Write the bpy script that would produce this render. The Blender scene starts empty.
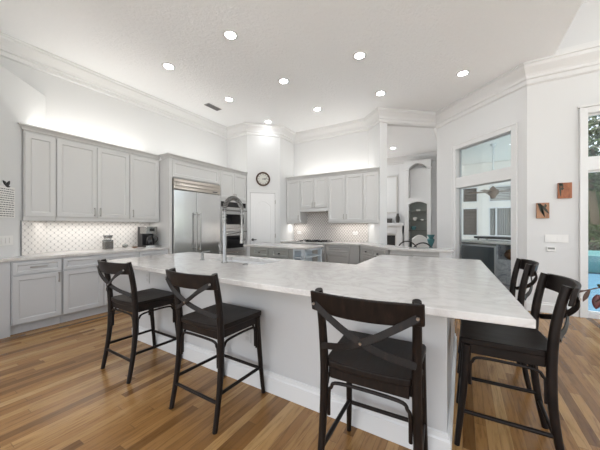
import bpy, bmesh, math, random
from mathutils import Vector, Matrix
random.seed(7)
PI = math.pi
SC = bpy.context.scene
COL = SC.collection

# ------------------------------------------------------------------ camera, world, exposure
cam = bpy.data.cameras.new('camera')
cam.sensor_width = 36.0
cam.lens = 270.0 / 600.0 * 36.0
cam.shift_y = 1.0 / 600.0
cam.clip_start = 0.05
cam_o = bpy.data.objects.new('camera', cam)
COL.objects.link(cam_o)
cam_o.location = (0, 0, 1.29)
cam_o.rotation_euler = (math.radians(90), 0, math.radians(31.1))
SC.camera = cam_o

world = bpy.data.worlds.new('sky')
SC.world = world
world.use_nodes = True
wn = world.node_tree.nodes
wl = world.node_tree.links
wn.clear()
w_out = wn.new('ShaderNodeOutputWorld')
w_bg = wn.new('ShaderNodeBackground')
w_sky = wn.new('ShaderNodeTexSky')
w_sky.sky_type = 'NISHITA'
w_sky.sun_disc = False
w_sky.sun_elevation = math.radians(48)
w_sky.sun_rotation = math.radians(200)
w_hsv = wn.new('ShaderNodeHueSaturation')
w_hsv.inputs['Saturation'].default_value = 0.35
wl.new(w_sky.outputs[0], w_hsv.inputs['Color'])
wl.new(w_hsv.outputs[0], w_bg.inputs['Color'])
w_bg.inputs['Strength'].default_value = 0.24
wl.new(w_bg.outputs[0], w_out.inputs['Surface'])

SC.view_settings.view_transform = 'Standard'
SC.view_settings.look = 'None'
SC.view_settings.gamma = 1.0
SC.view_settings.use_curve_mapping = False
SC.view_settings.exposure = 0.42
sun = bpy.data.lights.new('sun', 'SUN')
sun.energy = 7.5
sun.angle = math.radians(3)
sun.color = (1.0, 0.96, 0.90)
sun_o = bpy.data.objects.new('sun', sun)
COL.objects.link(sun_o)
sun_o.rotation_euler = (math.radians(-20), math.radians(10), 0)
CAN_POWER = 55.0        # emission of the recessed lamps
STRIP_POWER = 2.8       # watts of the cabinet light strips

# ------------------------------------------------------------------ materials
MATS = {}
def mat(name, col, rough=0.5, metal=0.0, spec=0.5, coat=0.0, emit=None, estr=0.0):
    m = bpy.data.materials.new(name)
    m.use_nodes = True
    b = m.node_tree.nodes['Principled BSDF']
    b.inputs['Base Color'].default_value = (*col, 1)
    b.inputs['Roughness'].default_value = rough
    b.inputs['Metallic'].default_value = metal
    b.inputs['Specular IOR Level'].default_value = spec
    b.inputs['Coat Weight'].default_value = coat
    if emit:
        b.inputs['Emission Color'].default_value = (*emit, 1)
        b.inputs['Emission Strength'].default_value = estr
    MATS[name] = m
    return m
def nodes(m):
    nt = m.node_tree
    return nt.nodes, nt.links, nt.nodes['Principled BSDF']
def coords(m, scale=(1, 1, 1), rot=(0, 0, 0)):
    n, l, b = nodes(m)
    t = n.new('ShaderNodeTexCoord')
    mp = n.new('ShaderNodeMapping')
    mp.inputs['Scale'].default_value = scale
    mp.inputs['Rotation'].default_value = rot
    l.new(t.outputs['Object'], mp.inputs['Vector'])
    return mp.outputs['Vector']
def noise(m, vec, scale, detail=4, rough=0.6, dist=0.0):
    n, l, b = nodes(m)
    t = n.new('ShaderNodeTexNoise')
    t.inputs['Scale'].default_value = scale
    t.inputs['Detail'].default_value = detail
    t.inputs['Roughness'].default_value = rough
    t.inputs['Distortion'].default_value = dist
    l.new(vec, t.inputs['Vector'])
    return t.outputs['Fac']
def ramp(m, fac, stops):
    n, l, b = nodes(m)
    r = n.new('ShaderNodeValToRGB')
    e = r.color_ramp.elements
    while len(e) < len(stops):
        e.new(0.5)
    for i, (p, c) in enumerate(stops):
        e[i].position = p
        e[i].color = (*c, 1)
    l.new(fac, r.inputs['Fac'])
    return r.outputs['Color']
def bump(m, fac, strength, dist):
    n, l, b = nodes(m)
    bp = n.new('ShaderNodeBump')
    bp.inputs['Strength'].default_value = strength
    bp.inputs['Distance'].default_value = dist
    l.new(fac, bp.inputs['Height'])
    l.new(bp.outputs[0], b.inputs['Normal'])
def math_(m, op, a, b=None, c=None):
    n, l, _ = nodes(m)
    k = n.new('ShaderNodeMath')
    k.operation = op
    for i, v in enumerate((a, b, c)):
        if v is None: continue
        if isinstance(v, (int, float)): k.inputs[i].default_value = v
        else: l.new(v, k.inputs[i])
    return k.outputs[0]
def mixc(m, fac, a, b, mode='MIX'):
    n, l, _ = nodes(m)
    k = n.new('ShaderNodeMix')
    k.data_type = 'RGBA'
    k.blend_type = mode
    for key, v in ((0, fac), (6, a), (7, b)):
        if isinstance(v, (int, float)): k.inputs[key].default_value = v
        elif isinstance(v, tuple): k.inputs[key].default_value = (*v, 1)
        else: l.new(v, k.inputs[key])
    return k.outputs[2]

WALL = mat('wall_paint', (0.69, 0.697, 0.70), 0.7, spec=0.2)
CEIL = mat('ceiling_texture', (0.94, 0.955, 0.965), 0.9, spec=0.1)
bump(CEIL, noise(CEIL, coords(CEIL), 22, 6, 0.75), 0.5, 0.04)
TRIM = mat('white_trim', (0.72, 0.725, 0.725), 0.4)
CAB = mat('cabinet_paint', (0.61, 0.61, 0.605), 0.42)
BASE = mat('base_cabinet_paint', (0.56, 0.57, 0.585), 0.42)
BASEB = mat('shaded_base_paint', (0.40, 0.39, 0.375), 0.42)  # base cabinet paint darkened for the shade along the back counter
GREY = mat('grey_green_paint', (0.30, 0.31, 0.29), 0.45)
ISL = mat('island_paint', (0.565, 0.57, 0.575), 0.28)
STEEL = mat('stainless', (0.72, 0.72, 0.72), 0.2, 1.0)
bump(STEEL, noise(STEEL, coords(STEEL, (1, 1, 0.03)), 6, 2), 0.05, 0.02)
STEELD = mat('stainless_grille', (0.48, 0.44, 0.40), 0.3, 1.0)
CHROME = mat('chrome', (0.30, 0.30, 0.295), 0.27, 1.0)
NICKEL = mat('nickel_pull', (0.42, 0.40, 0.38), 0.32, 1.0)
BLACK = mat('black_plastic', (0.015, 0.015, 0.016), 0.3)
BGLASS = mat('black_glass', (0.008, 0.008, 0.01), 0.06)
BRONZE = mat('bronze', (0.20, 0.10, 0.05), 0.35, 0.8)
LAMP = mat('lamp_diffuser', (0.9, 0.9, 0.9), 0.5, emit=(0.97, 0.985, 1.0), estr=CAN_POWER)
PLATE = mat('switch_plate', (0.78, 0.78, 0.77), 0.35)
GLASSY = mat('clear_jar', (0.75, 0.77, 0.76), 0.08)
GLASSY.node_tree.nodes['Principled BSDF'].inputs['Transmission Weight'].default_value = 0.85
BEANS = mat('coffee_beans', (0.06, 0.025, 0.012), 0.6)
TEAL = mat('teal_glass', (0.07, 0.20, 0.21), 0.15)
LINEN = mat('linen', (0.74, 0.73, 0.70), 0.9)
PAPER = mat('paper', (0.80, 0.79, 0.77), 0.8)
INK = mat('ink', (0.10, 0.10, 0.11), 0.8)
FIREB = mat('firebox_black', (0.012, 0.013, 0.014), 0.5)
SHELFG = mat('shelf_grey_green', (0.24, 0.26, 0.24), 0.5)
WATER = mat('pool_water', (0.12, 0.24, 0.36), 0.06)
TEALT = mat('pool_tile', (0.05, 0.20, 0.22), 0.3)
BOUNCE = mat('bounce_stone', (0.80, 0.785, 0.76), 0.8)  # kept pale so the added ground and patio floor bounce light
STONE = mat('patio_stone', (0.50, 0.48, 0.45), 0.8)
LAWN = mat('lawn_green', (0.13, 0.20, 0.04), 0.9)
BARK = mat('bark', (0.12, 0.09, 0.06), 0.9)
STUCCO = mat('stucco', (0.80, 0.77, 0.72), 0.9)
SHADE = mat('brown_shutter', (0.16, 0.13, 0.11), 0.6)
FANM = mat('fan_brown', (0.20, 0.14, 0.10), 0.5)
WICK = mat('blue_grey_steel', (0.10, 0.12, 0.135), 0.32, 0.3)
LAMPSH = mat('clock_face', (0.62, 0.62, 0.57), 0.5)
WOODD = mat('clock_wood', (0.07, 0.035, 0.02), 0.4)
LEAF = mat('garden_leaf', (0.10, 0.17, 0.04), 0.6)
_n, _l, _b = nodes(LEAF)
_l.new(ramp(LEAF, noise(LEAF, coords(LEAF), 2.2, 3), [(0.3, (0.012, 0.022, 0.008)), (0.55, (0.05, 0.085, 0.02)), (0.75, (0.15, 0.18, 0.06))]), _b.inputs['Base Color'])
RLEAF = mat('dark_red_leaf', (0.10, 0.022, 0.022), 0.35)
BLEAF = mat('brown_leaf', (0.075, 0.035, 0.02), 0.4)

# marble
MARBLE = mat('marble', (0.7, 0.7, 0.68), 0.16)
_v = coords(MARBLE, (1, 1.3, 1), (0, 0, 0.5))
_f = noise(MARBLE, _v, 2.4, 9, 0.62, 1.6)
_vein = math_(MARBLE, 'ABSOLUTE', math_(MARBLE, 'SUBTRACT', _f, 0.5))
_c1 = ramp(MARBLE, _vein, [(0.0, (0.58, 0.56, 0.545)), (0.03, (0.64, 0.625, 0.61)), (0.16, (0.685, 0.675, 0.66))])
_c2 = ramp(MARBLE, noise(MARBLE, _v, 14, 5, 0.7), [(0.3, (0.88, 0.875, 0.87)), (0.65, (1, 1, 1))])
_n, _l, _b = nodes(MARBLE)
_l.new(mixc(MARBLE, 0.8, _c1, _c2, 'MULTIPLY'), _b.inputs['Base Color'])

# oak plank floor, boards along world Y
OAK = mat('oak_planks', (0.3, 0.17, 0.08), 0.3)
_n, _l, _b = nodes(OAK)
_vec = coords(OAK)
_sep = _n.new('ShaderNodeSeparateXYZ'); _l.new(_vec, _sep.inputs[0])
_px = math_(OAK, 'DIVIDE', _sep.outputs[0], 0.064)
_row = math_(OAK, 'FLOOR', _px)
_w1 = _n.new('ShaderNodeTexWhiteNoise'); _w1.noise_dimensions = '1D'; _l.new(_row, _w1.inputs['W'])
_py = math_(OAK, 'DIVIDE', math_(OAK, 'ADD', _sep.outputs[1], math_(OAK, 'MULTIPLY', _w1.outputs['Value'], 5.0)), 0.95)
_brd = math_(OAK, 'FLOOR', _py)
_cmb = _n.new('ShaderNodeCombineXYZ'); _l.new(_row, _cmb.inputs[0]); _l.new(_brd, _cmb.inputs[1])
_w2 = _n.new('ShaderNodeTexWhiteNoise'); _w2.noise_dimensions = '2D'; _l.new(_cmb.outputs[0], _w2.inputs['Vector'])
_tone = ramp(OAK, _w2.outputs['Value'], [(0.0, (0.17, 0.080, 0.024)), (0.25, (0.28, 0.142, 0.046)), (0.6, (0.355, 0.190, 0.066)), (0.88, (0.43, 0.247, 0.094)), (1.0, (0.51, 0.32, 0.14))])
_off = _n.new('ShaderNodeVectorMath'); _off.operation = 'MULTIPLY_ADD'
_l.new(_w2.outputs['Color'], _off.inputs[0]); _off.inputs[1].default_value = (7, 7, 7); _l.new(_vec, _off.inputs[2])
_mp = _n.new('ShaderNodeMapping'); _mp.inputs['Scale'].default_value = (16, 1.3, 1); _l.new(_off.outputs[0], _mp.inputs['Vector'])
_grain = noise(OAK, _mp.outputs[0], 3.0, 6, 0.65, 0.6)
_gc = ramp(OAK, _grain, [(0.3, (0.50, 0.43, 0.38)), (0.5, (0.95, 0.94, 0.93)), (0.75, (1.12, 1.1, 1.08))])
_cc = mixc(OAK, 0.85, _tone, _gc, 'MULTIPLY')
_ex = math_(OAK, 'ABSOLUTE', math_(OAK, 'SUBTRACT', math_(OAK, 'FRACT', _px), 0.5))
_ey = math_(OAK, 'ABSOLUTE', math_(OAK, 'SUBTRACT', math_(OAK, 'FRACT', _py), 0.5))
_gap = math_(OAK, 'MAXIMUM', math_(OAK, 'GREATER_THAN', _ex, 0.482), math_(OAK, 'GREATER_THAN', _ey, 0.498))
_l.new(mixc(OAK, math_(OAK, 'MULTIPLY', _gap, 0.5), _cc, (0.09, 0.05, 0.025)), _b.inputs['Base Color'])
_l.new(math_(OAK, 'ADD', math_(OAK, 'MULTIPLY', _grain, 0.14), 0.17), _b.inputs['Roughness'])

# dark stained stool wood
DARK = mat('dark_stained_wood', (0.018, 0.012, 0.010), 0.36, spec=0.22)
_f = noise(DARK, coords(DARK, (14, 1.2, 3)), 4.0, 5, 0.6)
_n, _l, _b = nodes(DARK)
_l.new(ramp(DARK, _f, [(0.3, (0.006, 0.004, 0.0035)), (0.55, (0.011, 0.007, 0.0055)), (0.8, (0.028, 0.016, 0.011))]), _b.inputs['Base Color'])
_l.new(math_(DARK, 'ADD', math_(DARK, 'MULTIPLY', _f, 0.25), 0.30), _b.inputs['Roughness'])

def tile_mat(name, axis, cu, cv, field, grout, dot):
    m = mat(name, field, 0.22)
    n, l, b = nodes(m)
    v = coords(m)
    s = n.new('ShaderNodeSeparateXYZ'); l.new(v, s.inputs[0])
    u = math_(m, 'DIVIDE', s.outputs[axis], cu)
    w = math_(m, 'DIVIDE', s.outputs[2], cv)
    a = math_(m, 'ADD', u, w); c = math_(m, 'SUBTRACT', u, w)
    a2 = math_(m, 'ADD', a, math_(m, 'MULTIPLY', math_(m, 'SINE', math_(m, 'MULTIPLY', c, 2 * PI)), 0.05))
    c2 = math_(m, 'ADD', c, math_(m, 'MULTIPLY', math_(m, 'SINE', math_(m, 'MULTIPLY', a, 2 * PI)), 0.05))
    da = math_(m, 'ABSOLUTE', math_(m, 'SUBTRACT', math_(m, 'FRACT', a2), 0.5))
    dc = math_(m, 'ABSOLUTE', math_(m, 'SUBTRACT', math_(m, 'FRACT', c2), 0.5))
    line = math_(m, 'GREATER_THAN', math_(m, 'MAXIMUM', da, dc), 0.44)
    knot = math_(m, 'GREATER_THAN', math_(m, 'MINIMUM', da, dc), 0.36)
    k = mixc(m, line, field, grout)
    l.new(mixc(m, knot, k, dot), b.inputs['Base Color'])
    return m
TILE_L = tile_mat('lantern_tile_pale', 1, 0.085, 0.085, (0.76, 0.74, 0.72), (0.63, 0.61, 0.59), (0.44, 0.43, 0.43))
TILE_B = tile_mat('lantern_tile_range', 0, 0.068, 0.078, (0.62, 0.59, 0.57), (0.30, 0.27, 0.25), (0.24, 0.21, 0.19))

GLASS = bpy.data.materials.new('window_glass'); GLASS.use_nodes = True
_nt = GLASS.node_tree; _nt.nodes.clear()
_o = _nt.nodes.new('ShaderNodeOutputMaterial'); _mx = _nt.nodes.new('ShaderNodeMixShader')
_t = _nt.nodes.new('ShaderNodeBsdfTransparent'); _g = _nt.nodes.new('ShaderNodeBsdfGlossy'); _fr = _nt.nodes.new('ShaderNodeFresnel')
_g.inputs['Roughness'].default_value = 0.02; _fr.inputs['IOR'].default_value = 1.35
_t.inputs['Color'].default_value = (0.93, 0.95, 0.95, 1)
_nt.links.new(_fr.outputs[0], _mx.inputs[0]); _nt.links.new(_t.outputs[0], _mx.inputs[1]); _nt.links.new(_g.outputs[0], _mx.inputs[2])
_nt.links.new(_mx.outputs[0], _o.inputs['Surface'])

# ------------------------------------------------------------------ mesh helpers
def B(): return bmesh.new()
def box(bm, x0, x1, y0, y1, z0, z1):
    r = bmesh.ops.create_cube(bm, size=1.0, matrix=Matrix.Translation(((x0 + x1) / 2, (y0 + y1) / 2, (z0 + z1) / 2)) @ Matrix.Diagonal((abs(x1 - x0), abs(y1 - y0), abs(z1 - z0), 1)))
    return r['verts']
def prism(bm, poly, z0, z1):
    lo = [bm.verts.new((x, y, z0)) for x, y in poly]
    hi = [bm.verts.new((x, y, z1)) for x, y in poly]
    n = len(poly)
    bm.faces.new(hi); bm.faces.new(lo[::-1])
    for i in range(n):
        bm.faces.new((lo[i], lo[(i + 1) % n], hi[(i + 1) % n], hi[i]))
def vprism(bm, poly, y0, y1):           # polygon in XZ, extruded along Y
    a = [bm.verts.new((x, y0, z)) for x, z in poly]
    b = [bm.verts.new((x, y1, z)) for x, z in poly]
    n = len(poly)
    bm.faces.new(a); bm.faces.new(b[::-1])
    for i in range(n):
        bm.faces.new((a[i], b[i], b[(i + 1) % n], a[(i + 1) % n]))
def slab(bm, outer, holes, z0, z1):
    ed = []
    for loop in [outer] + holes:
        vs = [bm.verts.new((x, y, z0)) for x, y in loop]
        ed += [bm.edges.new((vs[i], vs[(i + 1) % len(vs)])) for i in range(len(vs))]
    f = bmesh.ops.triangle_fill(bm, use_beauty=True, use_dissolve=False, edges=ed)['geom']
    fs = [g for g in f if isinstance(g, bmesh.types.BMFace)]
    ex = bmesh.ops.extrude_face_region(bm, geom=fs)['geom']
    bmesh.ops.translate(bm, vec=(0, 0, z1 - z0), verts=[g for g in ex if isinstance(g, bmesh.types.BMVert)])
def cyl(bm, p0, p1, r, seg=16, r2=None):
    p0, p1 = Vector(p0), Vector(p1)
    d = p1 - p0
    M = Matrix.Translation((p0 + p1) / 2) @ d.to_track_quat('Z', 'Y').to_matrix().to_4x4()
    bmesh.ops.create_cone(bm, cap_ends=True, segments=seg, radius1=r, radius2=r if r2 is None else r2, depth=d.length, matrix=M)
def lathe(bm, prof, c=(0, 0, 0), seg=24, caps=True):
    rings = []
    for r, z in prof:
        if r < 1e-6:
            rings.append([bm.verts.new((c[0], c[1], c[2] + z))])
        else:
            rings.append([bm.verts.new((c[0] + r * math.cos(2 * PI * i / seg), c[1] + r * math.sin(2 * PI * i / seg), c[2] + z)) for i in range(seg)])
    for a, b in zip(rings, rings[1:]):
        for i in range(seg):
            j = (i + 1) % seg
            if len(a) == 1 and len(b) == 1: continue
            if len(a) == 1: bm.faces.new((a[0], b[j], b[i]))
            elif len(b) == 1: bm.faces.new((a[i], a[j], b[0]))
            else: bm.faces.new((a[i], a[j], b[j], b[i]))
    for ring in (rings[0], rings[-1]):
        if caps and len(ring) > 2:
            try: bm.faces.new(ring)
            except ValueError: pass
def sweep(bm, pts, prof, up=(0, 0, 1), scales=None, closed=False):
    """prof: list of (side, up) offsets; swept along pts"""
    pts = [Vector(p) for p in pts]
    n = len(pts); rings = []
    up = Vector(up)
    for i, p in enumerate(pts):
        if closed: t = pts[(i + 1) % n] - pts[i - 1]
        else: t = pts[min(i + 1, n - 1)] - pts[max(i - 1, 0)]
        t.normalize()
        s = t.cross(up)
        if s.length < 1e-4: s = t.cross(Vector((0.3, 1, 0)))
        s.normalize(); w = s.cross(t).normalized()
        k = 1.0 if scales is None else scales[i]
        rings.append([bm.verts.new(p + s * a * k + w * b * k) for a, b in prof])
    m = len(prof)
    pairs = list(zip(rings, rings[1:])) + ([(rings[-1], rings[0])] if closed else [])
    for a, b in pairs:
        for i in range(m):
            bm.faces.new((a[i], a[(i + 1) % m], b[(i + 1) % m], b[i]))
    if not closed:
        bm.faces.new(rings[0][::-1]); bm.faces.new(rings[-1])
def circ(r, n=10, ry=None):
    ry = ry or r
    return [(r * math.cos(2 * PI * i / n), ry * math.sin(2 * PI * i / n)) for i in range(n)]
def rect(w, h): return [(-w / 2, -h / 2), (w / 2, -h / 2), (w / 2, h / 2), (-w / 2, h / 2)]
def spline(P, n=8):
    P = [Vector(p) for p in P]; out = []
    for i in range(len(P) - 1):
        p0 = P[max(i - 1, 0)]; p1 = P[i]; p2 = P[i + 1]; p3 = P[min(i + 2, len(P) - 1)]
        for k in range(n):
            t = k / n
            out.append(0.5 * ((2 * p1) + (p2 - p0) * t + (2 * p0 - 5 * p1 + 4 * p2 - p3) * t * t + (3 * p1 - p0 - 3 * p2 + p3) * t ** 3))
    out.append(P[-1]); return out
def obj(name, bm, m, parent=None, bev=0.0, smooth=False, seg=2):
    bmesh.ops.recalc_face_normals(bm, faces=bm.faces)
    me = bpy.data.meshes.new(name)
    bm.to_mesh(me); bm.free()
    for mm in (m if isinstance(m, (list, tuple)) else [m]): me.materials.append(mm)
    if smooth:
        for p in me.polygons: p.use_smooth = True
        me.set_sharp_from_angle(angle=math.radians(40))
    o = bpy.data.objects.new(name, me)
    COL.objects.link(o)
    if parent: o.parent = parent
    if bev:
        b = o.modifiers.new('bevel', 'BEVEL'); b.width = bev; b.segments = seg; b.limit_method = 'ANGLE'; b.angle_limit = math.radians(35)
    return o
def tag(o, label, cat, group=None):
    o['label'] = label; o['category'] = cat
    if group: o['group'] = group
    return o
def thing(name, label, cat, loc=(0, 0, 0), rz=0.0, group=None):
    o = bpy.data.objects.new(name, None); COL.objects.link(o)
    o.location = loc; o.rotation_euler = (0, 0, rz)
    return tag(o, label, cat, group)
def struct(name, bm, m, parent=None, bev=0.0, smooth=False):
    o = obj(name, bm, m, parent, bev, smooth)
    if parent is None: o['kind'] = 'structure'
    return o
def sempty(name, loc=(0, 0, 0), rz=0.0):
    o = bpy.data.objects.new(name, None); COL.objects.link(o)
    o.location = loc; o.rotation_euler = (0, 0, rz); o['kind'] = 'structure'; return o
def copy_tree(o, parent=None):
    c = o.copy(); COL.objects.link(c); c.parent = parent
    for ch in list(o.children): copy_tree(ch, c)
    return c
def strip_light(name, loc, sx, sy, power, up, rz=0.0, col=(1, 0.95, 0.88)):
    l = bpy.data.lights.new(name, 'AREA'); l.shape = 'RECTANGLE'; l.size = sx; l.size_y = sy; l.energy = power; l.color = col
    o = bpy.data.objects.new(name, l); COL.objects.link(o); o.location = loc
    o.rotation_euler = (PI if up else 0, 0, rz); return o

# ------------------------------------------------------------------ room shell
CZ = 3.74
CORNERS = [(-5.14, -2.5), (-5.14, 4.93), (-4.47, 4.93), (-3.90, 5.50), (-3.90, 6.15), (-1.87, 6.15), (-1.51, 5.79), (-1.39, 5.91), (-0.49, 6.67), (0.842, 5.34), (4.2, 5.34)]
bm = B(); prism(bm, [(-5.26, -3), (4.3, -3), (4.3, 5.46), (0.89, 5.46), (-0.37, 6.72), (-0.37, 10.2), (-5.26, 10.2)], -0.12, 0.0)
struct('floor', bm, OAK)
bm = B(); prism(bm, [(-5.26, -2.5), (1.12, -2.5), (1.12, 5.42), (0.86, 5.46), (-0.41, 6.72), (-0.41, 10.2), (-5.26, 10.2)], CZ, CZ + 0.12)
box(bm, 1.04, 1.12, -2.5, 5.42, CZ + 0.12, 4.45); box(bm, 1.04, 7.5, -2.5, 5.5, 4.45, 4.55)  # raised slab extended out of view to block sky light
struct('ceiling', bm, CEIL)
bm = B(); box(bm, -5.26, -5.14, -2.5, 4.93, 0, CZ); struct('wall_left', bm, WALL)
bm = B(); prism(bm, [(-5.138, 1.438), (-3.84, 0.14), (-3.84, -0.5), (-5.138, -0.5)], 0, 3.155); struct('wall_front_left', bm, WALL)
bm = B(); prism(bm, [(-5.26, 4.932), (-4.47, 4.932), (-3.90, 5.502), (-3.90, 6.27), (-5.26, 6.27)], 0, CZ); struct('wall_pantry', bm, WALL)
bm = B(); prism(bm, [(-3.898, 6.15), (-1.87, 6.15), (-1.51, 5.79), (-1.39, 5.91), (-1.75, 6.27), (-3.898, 6.27)], 0, CZ); struct('wall_back', bm, WALL)
bm = B(); prism(bm, [(-1.39, 5.912), (-0.49, 6.67), (-0.55, 6.75), (-1.47, 5.992)], 3.48, CZ); struct('wall_header', bm, WALL)
DX0, DX1, DZ = 1.50, 3.3, 2.87
bm = B(); box(bm, 0.842, DX0, 5.342, 5.46, 0, 4.5); box(bm, DX1, 4.2, 5.342, 5.46, 0, 4.5); box(bm, DX0, DX1, 5.342, 5.46, DZ, 4.5); box(bm, DX0, DX1, 5.342, 5.46, 0, 0.06)
struct('wall_right', bm, WALL)
bm = B(); box(bm, -5.2, -0.3, 10.1, 10.2, 0, CZ); struct('wall_far', bm, WALL)
bm = B(); box(bm, -0.49, -0.37, 6.73, 10.1, 0, CZ); struct('wall_far_right', bm, WALL)

# window wall at 45 degrees: local x along the wall, y outward
r2 = math.sqrt(2)
WW = dict(loc=(0.842, 5.34, 0), rz=math.radians(135))    # local +x -> (-1,1)/r2 ; local -y -> outward (1,1)/r2
s0, s1, sl = 0.163 * r2, 0.955 * r2, 1.333 * r2
def wwobj(name, bm, m, parent=None, bev=0.0):
    o = struct(name, bm, m, None, bev); o.location = WW['loc']; o.rotation_euler = (0, 0, WW['rz']); return o
bm = B(); box(bm, 0, s0, -0.13, 0, 0, CZ); box(bm, s1, sl, -0.13, 0, 0, CZ); box(bm, s0, s1, -0.13, 0, 2.83, CZ)
wwobj('wall_window', bm, WALL)
w1 = sempty('window_1', WW['loc'], WW['rz'])
bm = B()
cw = 0.095
for z in (0,):
    box(bm, s0 - cw, s0, 0.001, 0.025, 0.0, 2.83 + cw); box(bm, s1, s1 + cw, 0.001, 0.025, 0.0, 2.83 + cw); box(bm, s0, s1, 0.001, 0.025, 2.83, 2.83 + cw)
    box(bm, s0 - cw, s0 - cw + 0.02, 0.02, 0.035, 0, 2.83 + cw); box(bm, s1 + cw - 0.02, s1 + cw, 0.02, 0.035, 0, 2.83 + cw); box(bm, s0 - cw, s1 + cw, 0.02, 0.035, 2.83 + cw - 0.02, 2.83 + cw)
obj('casing', bm, TRIM, w1, 0.004)
bm = B(); box(bm, s0, s1, -0.128, 0.012, 2.05, 2.255); obj('transom_bar', bm, TRIM, w1, 0.004)
bm = B()
for za, zb in ((2.256, 2.829), (0.02, 2.049)):
    f = 0.012
    box(bm, s0 + 0.001, s0 + f, -0.11, -0.06, za, zb); box(bm, s1 - f, s1 - 0.001, -0.11, -0.06, za, zb)
    box(bm, s0 + f, s1 - f, -0.11, -0.06, zb - f, zb); box(bm, s0 + f, s1 - f, -0.11, -0.06, za, za + f)
obj('sash', bm, mat('window_grey_sash', (0.42, 0.42, 0.42), 0.4), w1)
for za, zb in ((2.27, 2.815), (0.035, 2.035)):
    bm = B(); box(bm, s0 + 0.013, s1 - 0.013, -0.088, -0.082, za, zb); obj('pane', bm, GLASS, w1)

# glazed door in the right wall
d2 = sempty('door_2', (DX0, 5.34, 0))
bm = B(); W = DX1 - DX0; cw = 0.085
box(bm, -cw, 0, -0.025, -0.001, 0, DZ + cw); box(bm, W, W + cw, -0.025, -0.001, 0, DZ + cw); box(bm, 0, W, -0.025, -0.001, DZ, DZ + cw)
box(bm, -cw, -cw + 0.02, -0.04, -0.024, 0, DZ + cw + 0.01); box(bm, -cw - 0.015, W + cw + 0.015, -0.05, -0.001, DZ + cw, DZ + cw + 0.03)
obj('casing', bm, TRIM, d2, 0.004)
bm = B(); box(bm, 0, W, 0.0, 0.118, 2.07, 2.25); obj('transom_bar', bm, TRIM, d2, 0.004)
bm = B()
for xa in (0.0, 0.9):
    for za, zb in ((2.25, DZ), (0.06, 2.07)):
        f = 0.022
        box(bm, xa + 0.001, xa + f, 0.05, 0.09, za, zb); box(bm, xa + 0.9 - f, xa + 0.899, 0.05, 0.09, za, zb)
        box(bm, xa + f, xa + 0.9 - f, 0.05, 0.09, zb - f, zb); box(bm, xa + f, xa + 0.9 - f, 0.05, 0.09, za, za + f)
obj('sash', bm, TRIM, d2)
for xa in (0.0, 0.9):
    for za, zb in ((2.272, DZ - 0.022), (0.082, 2.048)):
        bm = B(); box(bm, xa + 0.022, xa + 0.878, 0.067, 0.073, za, zb); obj('pane', bm, GLASS, d2)

# crown mouldings and baseboards follow the wall line with mitred corners
def mitred(bm, path, prof, z):
    """prof: (out, dz) points; room lies to the right of the path"""
    n = len(path); rings = []
    for i, p in enumerate(path):
        p = Vector(p)
        def nrm(a, b):
            d = (Vector(b) - Vector(a)).normalized(); return Vector((d.y, -d.x))
        if i == 0: k = nrm(path[0], path[1])
        elif i == n - 1: k = nrm(path[-2], path[-1])
        else:
            a = nrm(path[i - 1], path[i]); b = nrm(path[i], path[i + 1]); k = (a + b) / (1 + a.dot(b))
        rings.append([bm.verts.new((p.x + k.x * o, p.y + k.y * o, z + dz)) for o, dz in prof])
    m = len(prof)
    for a, b in zip(rings, rings[1:]):
        for i in range(m): bm.faces.new((a[i], a[(i + 1) % m], b[(i + 1) % m], b[i]))
    bm.faces.new(rings[0]); bm.faces.new(rings[-1][::-1])
crown_prof = [(0.001, -0.001), (0.150, -0.001), (0.150, -0.022), (0.132, -0.030), (0.128, -0.060), (0.100, -0.085), (0.062, -0.125), (0.048, -0.150), (0.048, -0.172), (0.026, -0.180), (0.026, -0.232), (0.012, -0.242), (0.001, -0.245)]
bm = B(); mitred(bm, CORNERS[:9], crown_prof, CZ)
struct('trim_1', bm, TRIM)
deep = [(0.001, 0.06), (0.150, 0.06), (0.150, -0.022), (0.132, -0.030), (0.128, -0.075), (0.100, -0.105), (0.062, -0.150), (0.048, -0.180), (0.048, -0.215), (0.026, -0.225), (0.026, -0.285), (0.012, -0.30), (0.001, -0.305)]
bm = B(); mitred(bm, CORNERS[8:], deep, CZ)
struct('trim_2', bm, TRIM)
bm = B(); mitred(bm, [(-5.14, 10.1), (-0.49, 10.1), (-0.49, 6.76)], crown_prof, CZ)
struct('trim_3', bm, TRIM)
bprof = [(0.001, 0.0), (0.020, 0.0), (0.020, 0.115), (0.012, 0.125), (0.010, 0.150), (0.001, 0.155)]
bm = B(); mitred(bm, [(-3.845, 0.145), (-4.49, 0.79)], bprof, 0.0)
struct('baseboard_front_left', bm, TRIM)
bm = B(); mitred(bm, [(0.842 - 0.04, 5.38), (0.842, 5.34), (DX0 - 0.09, 5.34)], bprof, 0.0); struct('baseboard_right', bm, TRIM)

# pantry door on the 45 degree face
d1 = sempty('door_1', (-4.47 + 0.051, 4.93 + 0.051, 0), math.radians(45))     # local x along face, -y into room
W = 0.61; Hd = 2.10
bm = B(); c = 0.07
box(bm, -c, 0, -0.022, -0.001, 0, Hd + c); box(bm, W, W + c, -0.022, -0.001, 0, Hd + c); box(bm, 0, W, -0.022, -0.001, Hd, Hd + c)
box(bm, -c, -c + 0.016, -0.032, -0.02, 0, Hd + c); box(bm, W + c - 0.016, W + c, -0.032, -0.02, 0, Hd + c); box(bm, -c, W + c, -0.032, -0.02, Hd + c - 0.016, Hd + c)
obj('casing', bm, TRIM, d1, 0.003)
bm = B(); box(bm, 0.0005, W - 0.0005, -0.0022, -0.0008, 0.002, Hd - 0.0005); obj('door_gap_shade', bm, mat('gap_shade_grey', (0.22, 0.22, 0.22), 0.7), d1)  # flat dark sheet painting the shade in the gap around the leaf
bm = B(); box(bm, 0.008, W - 0.008, -0.012, -0.0024, 0.01, Hd - 0.008)
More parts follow.
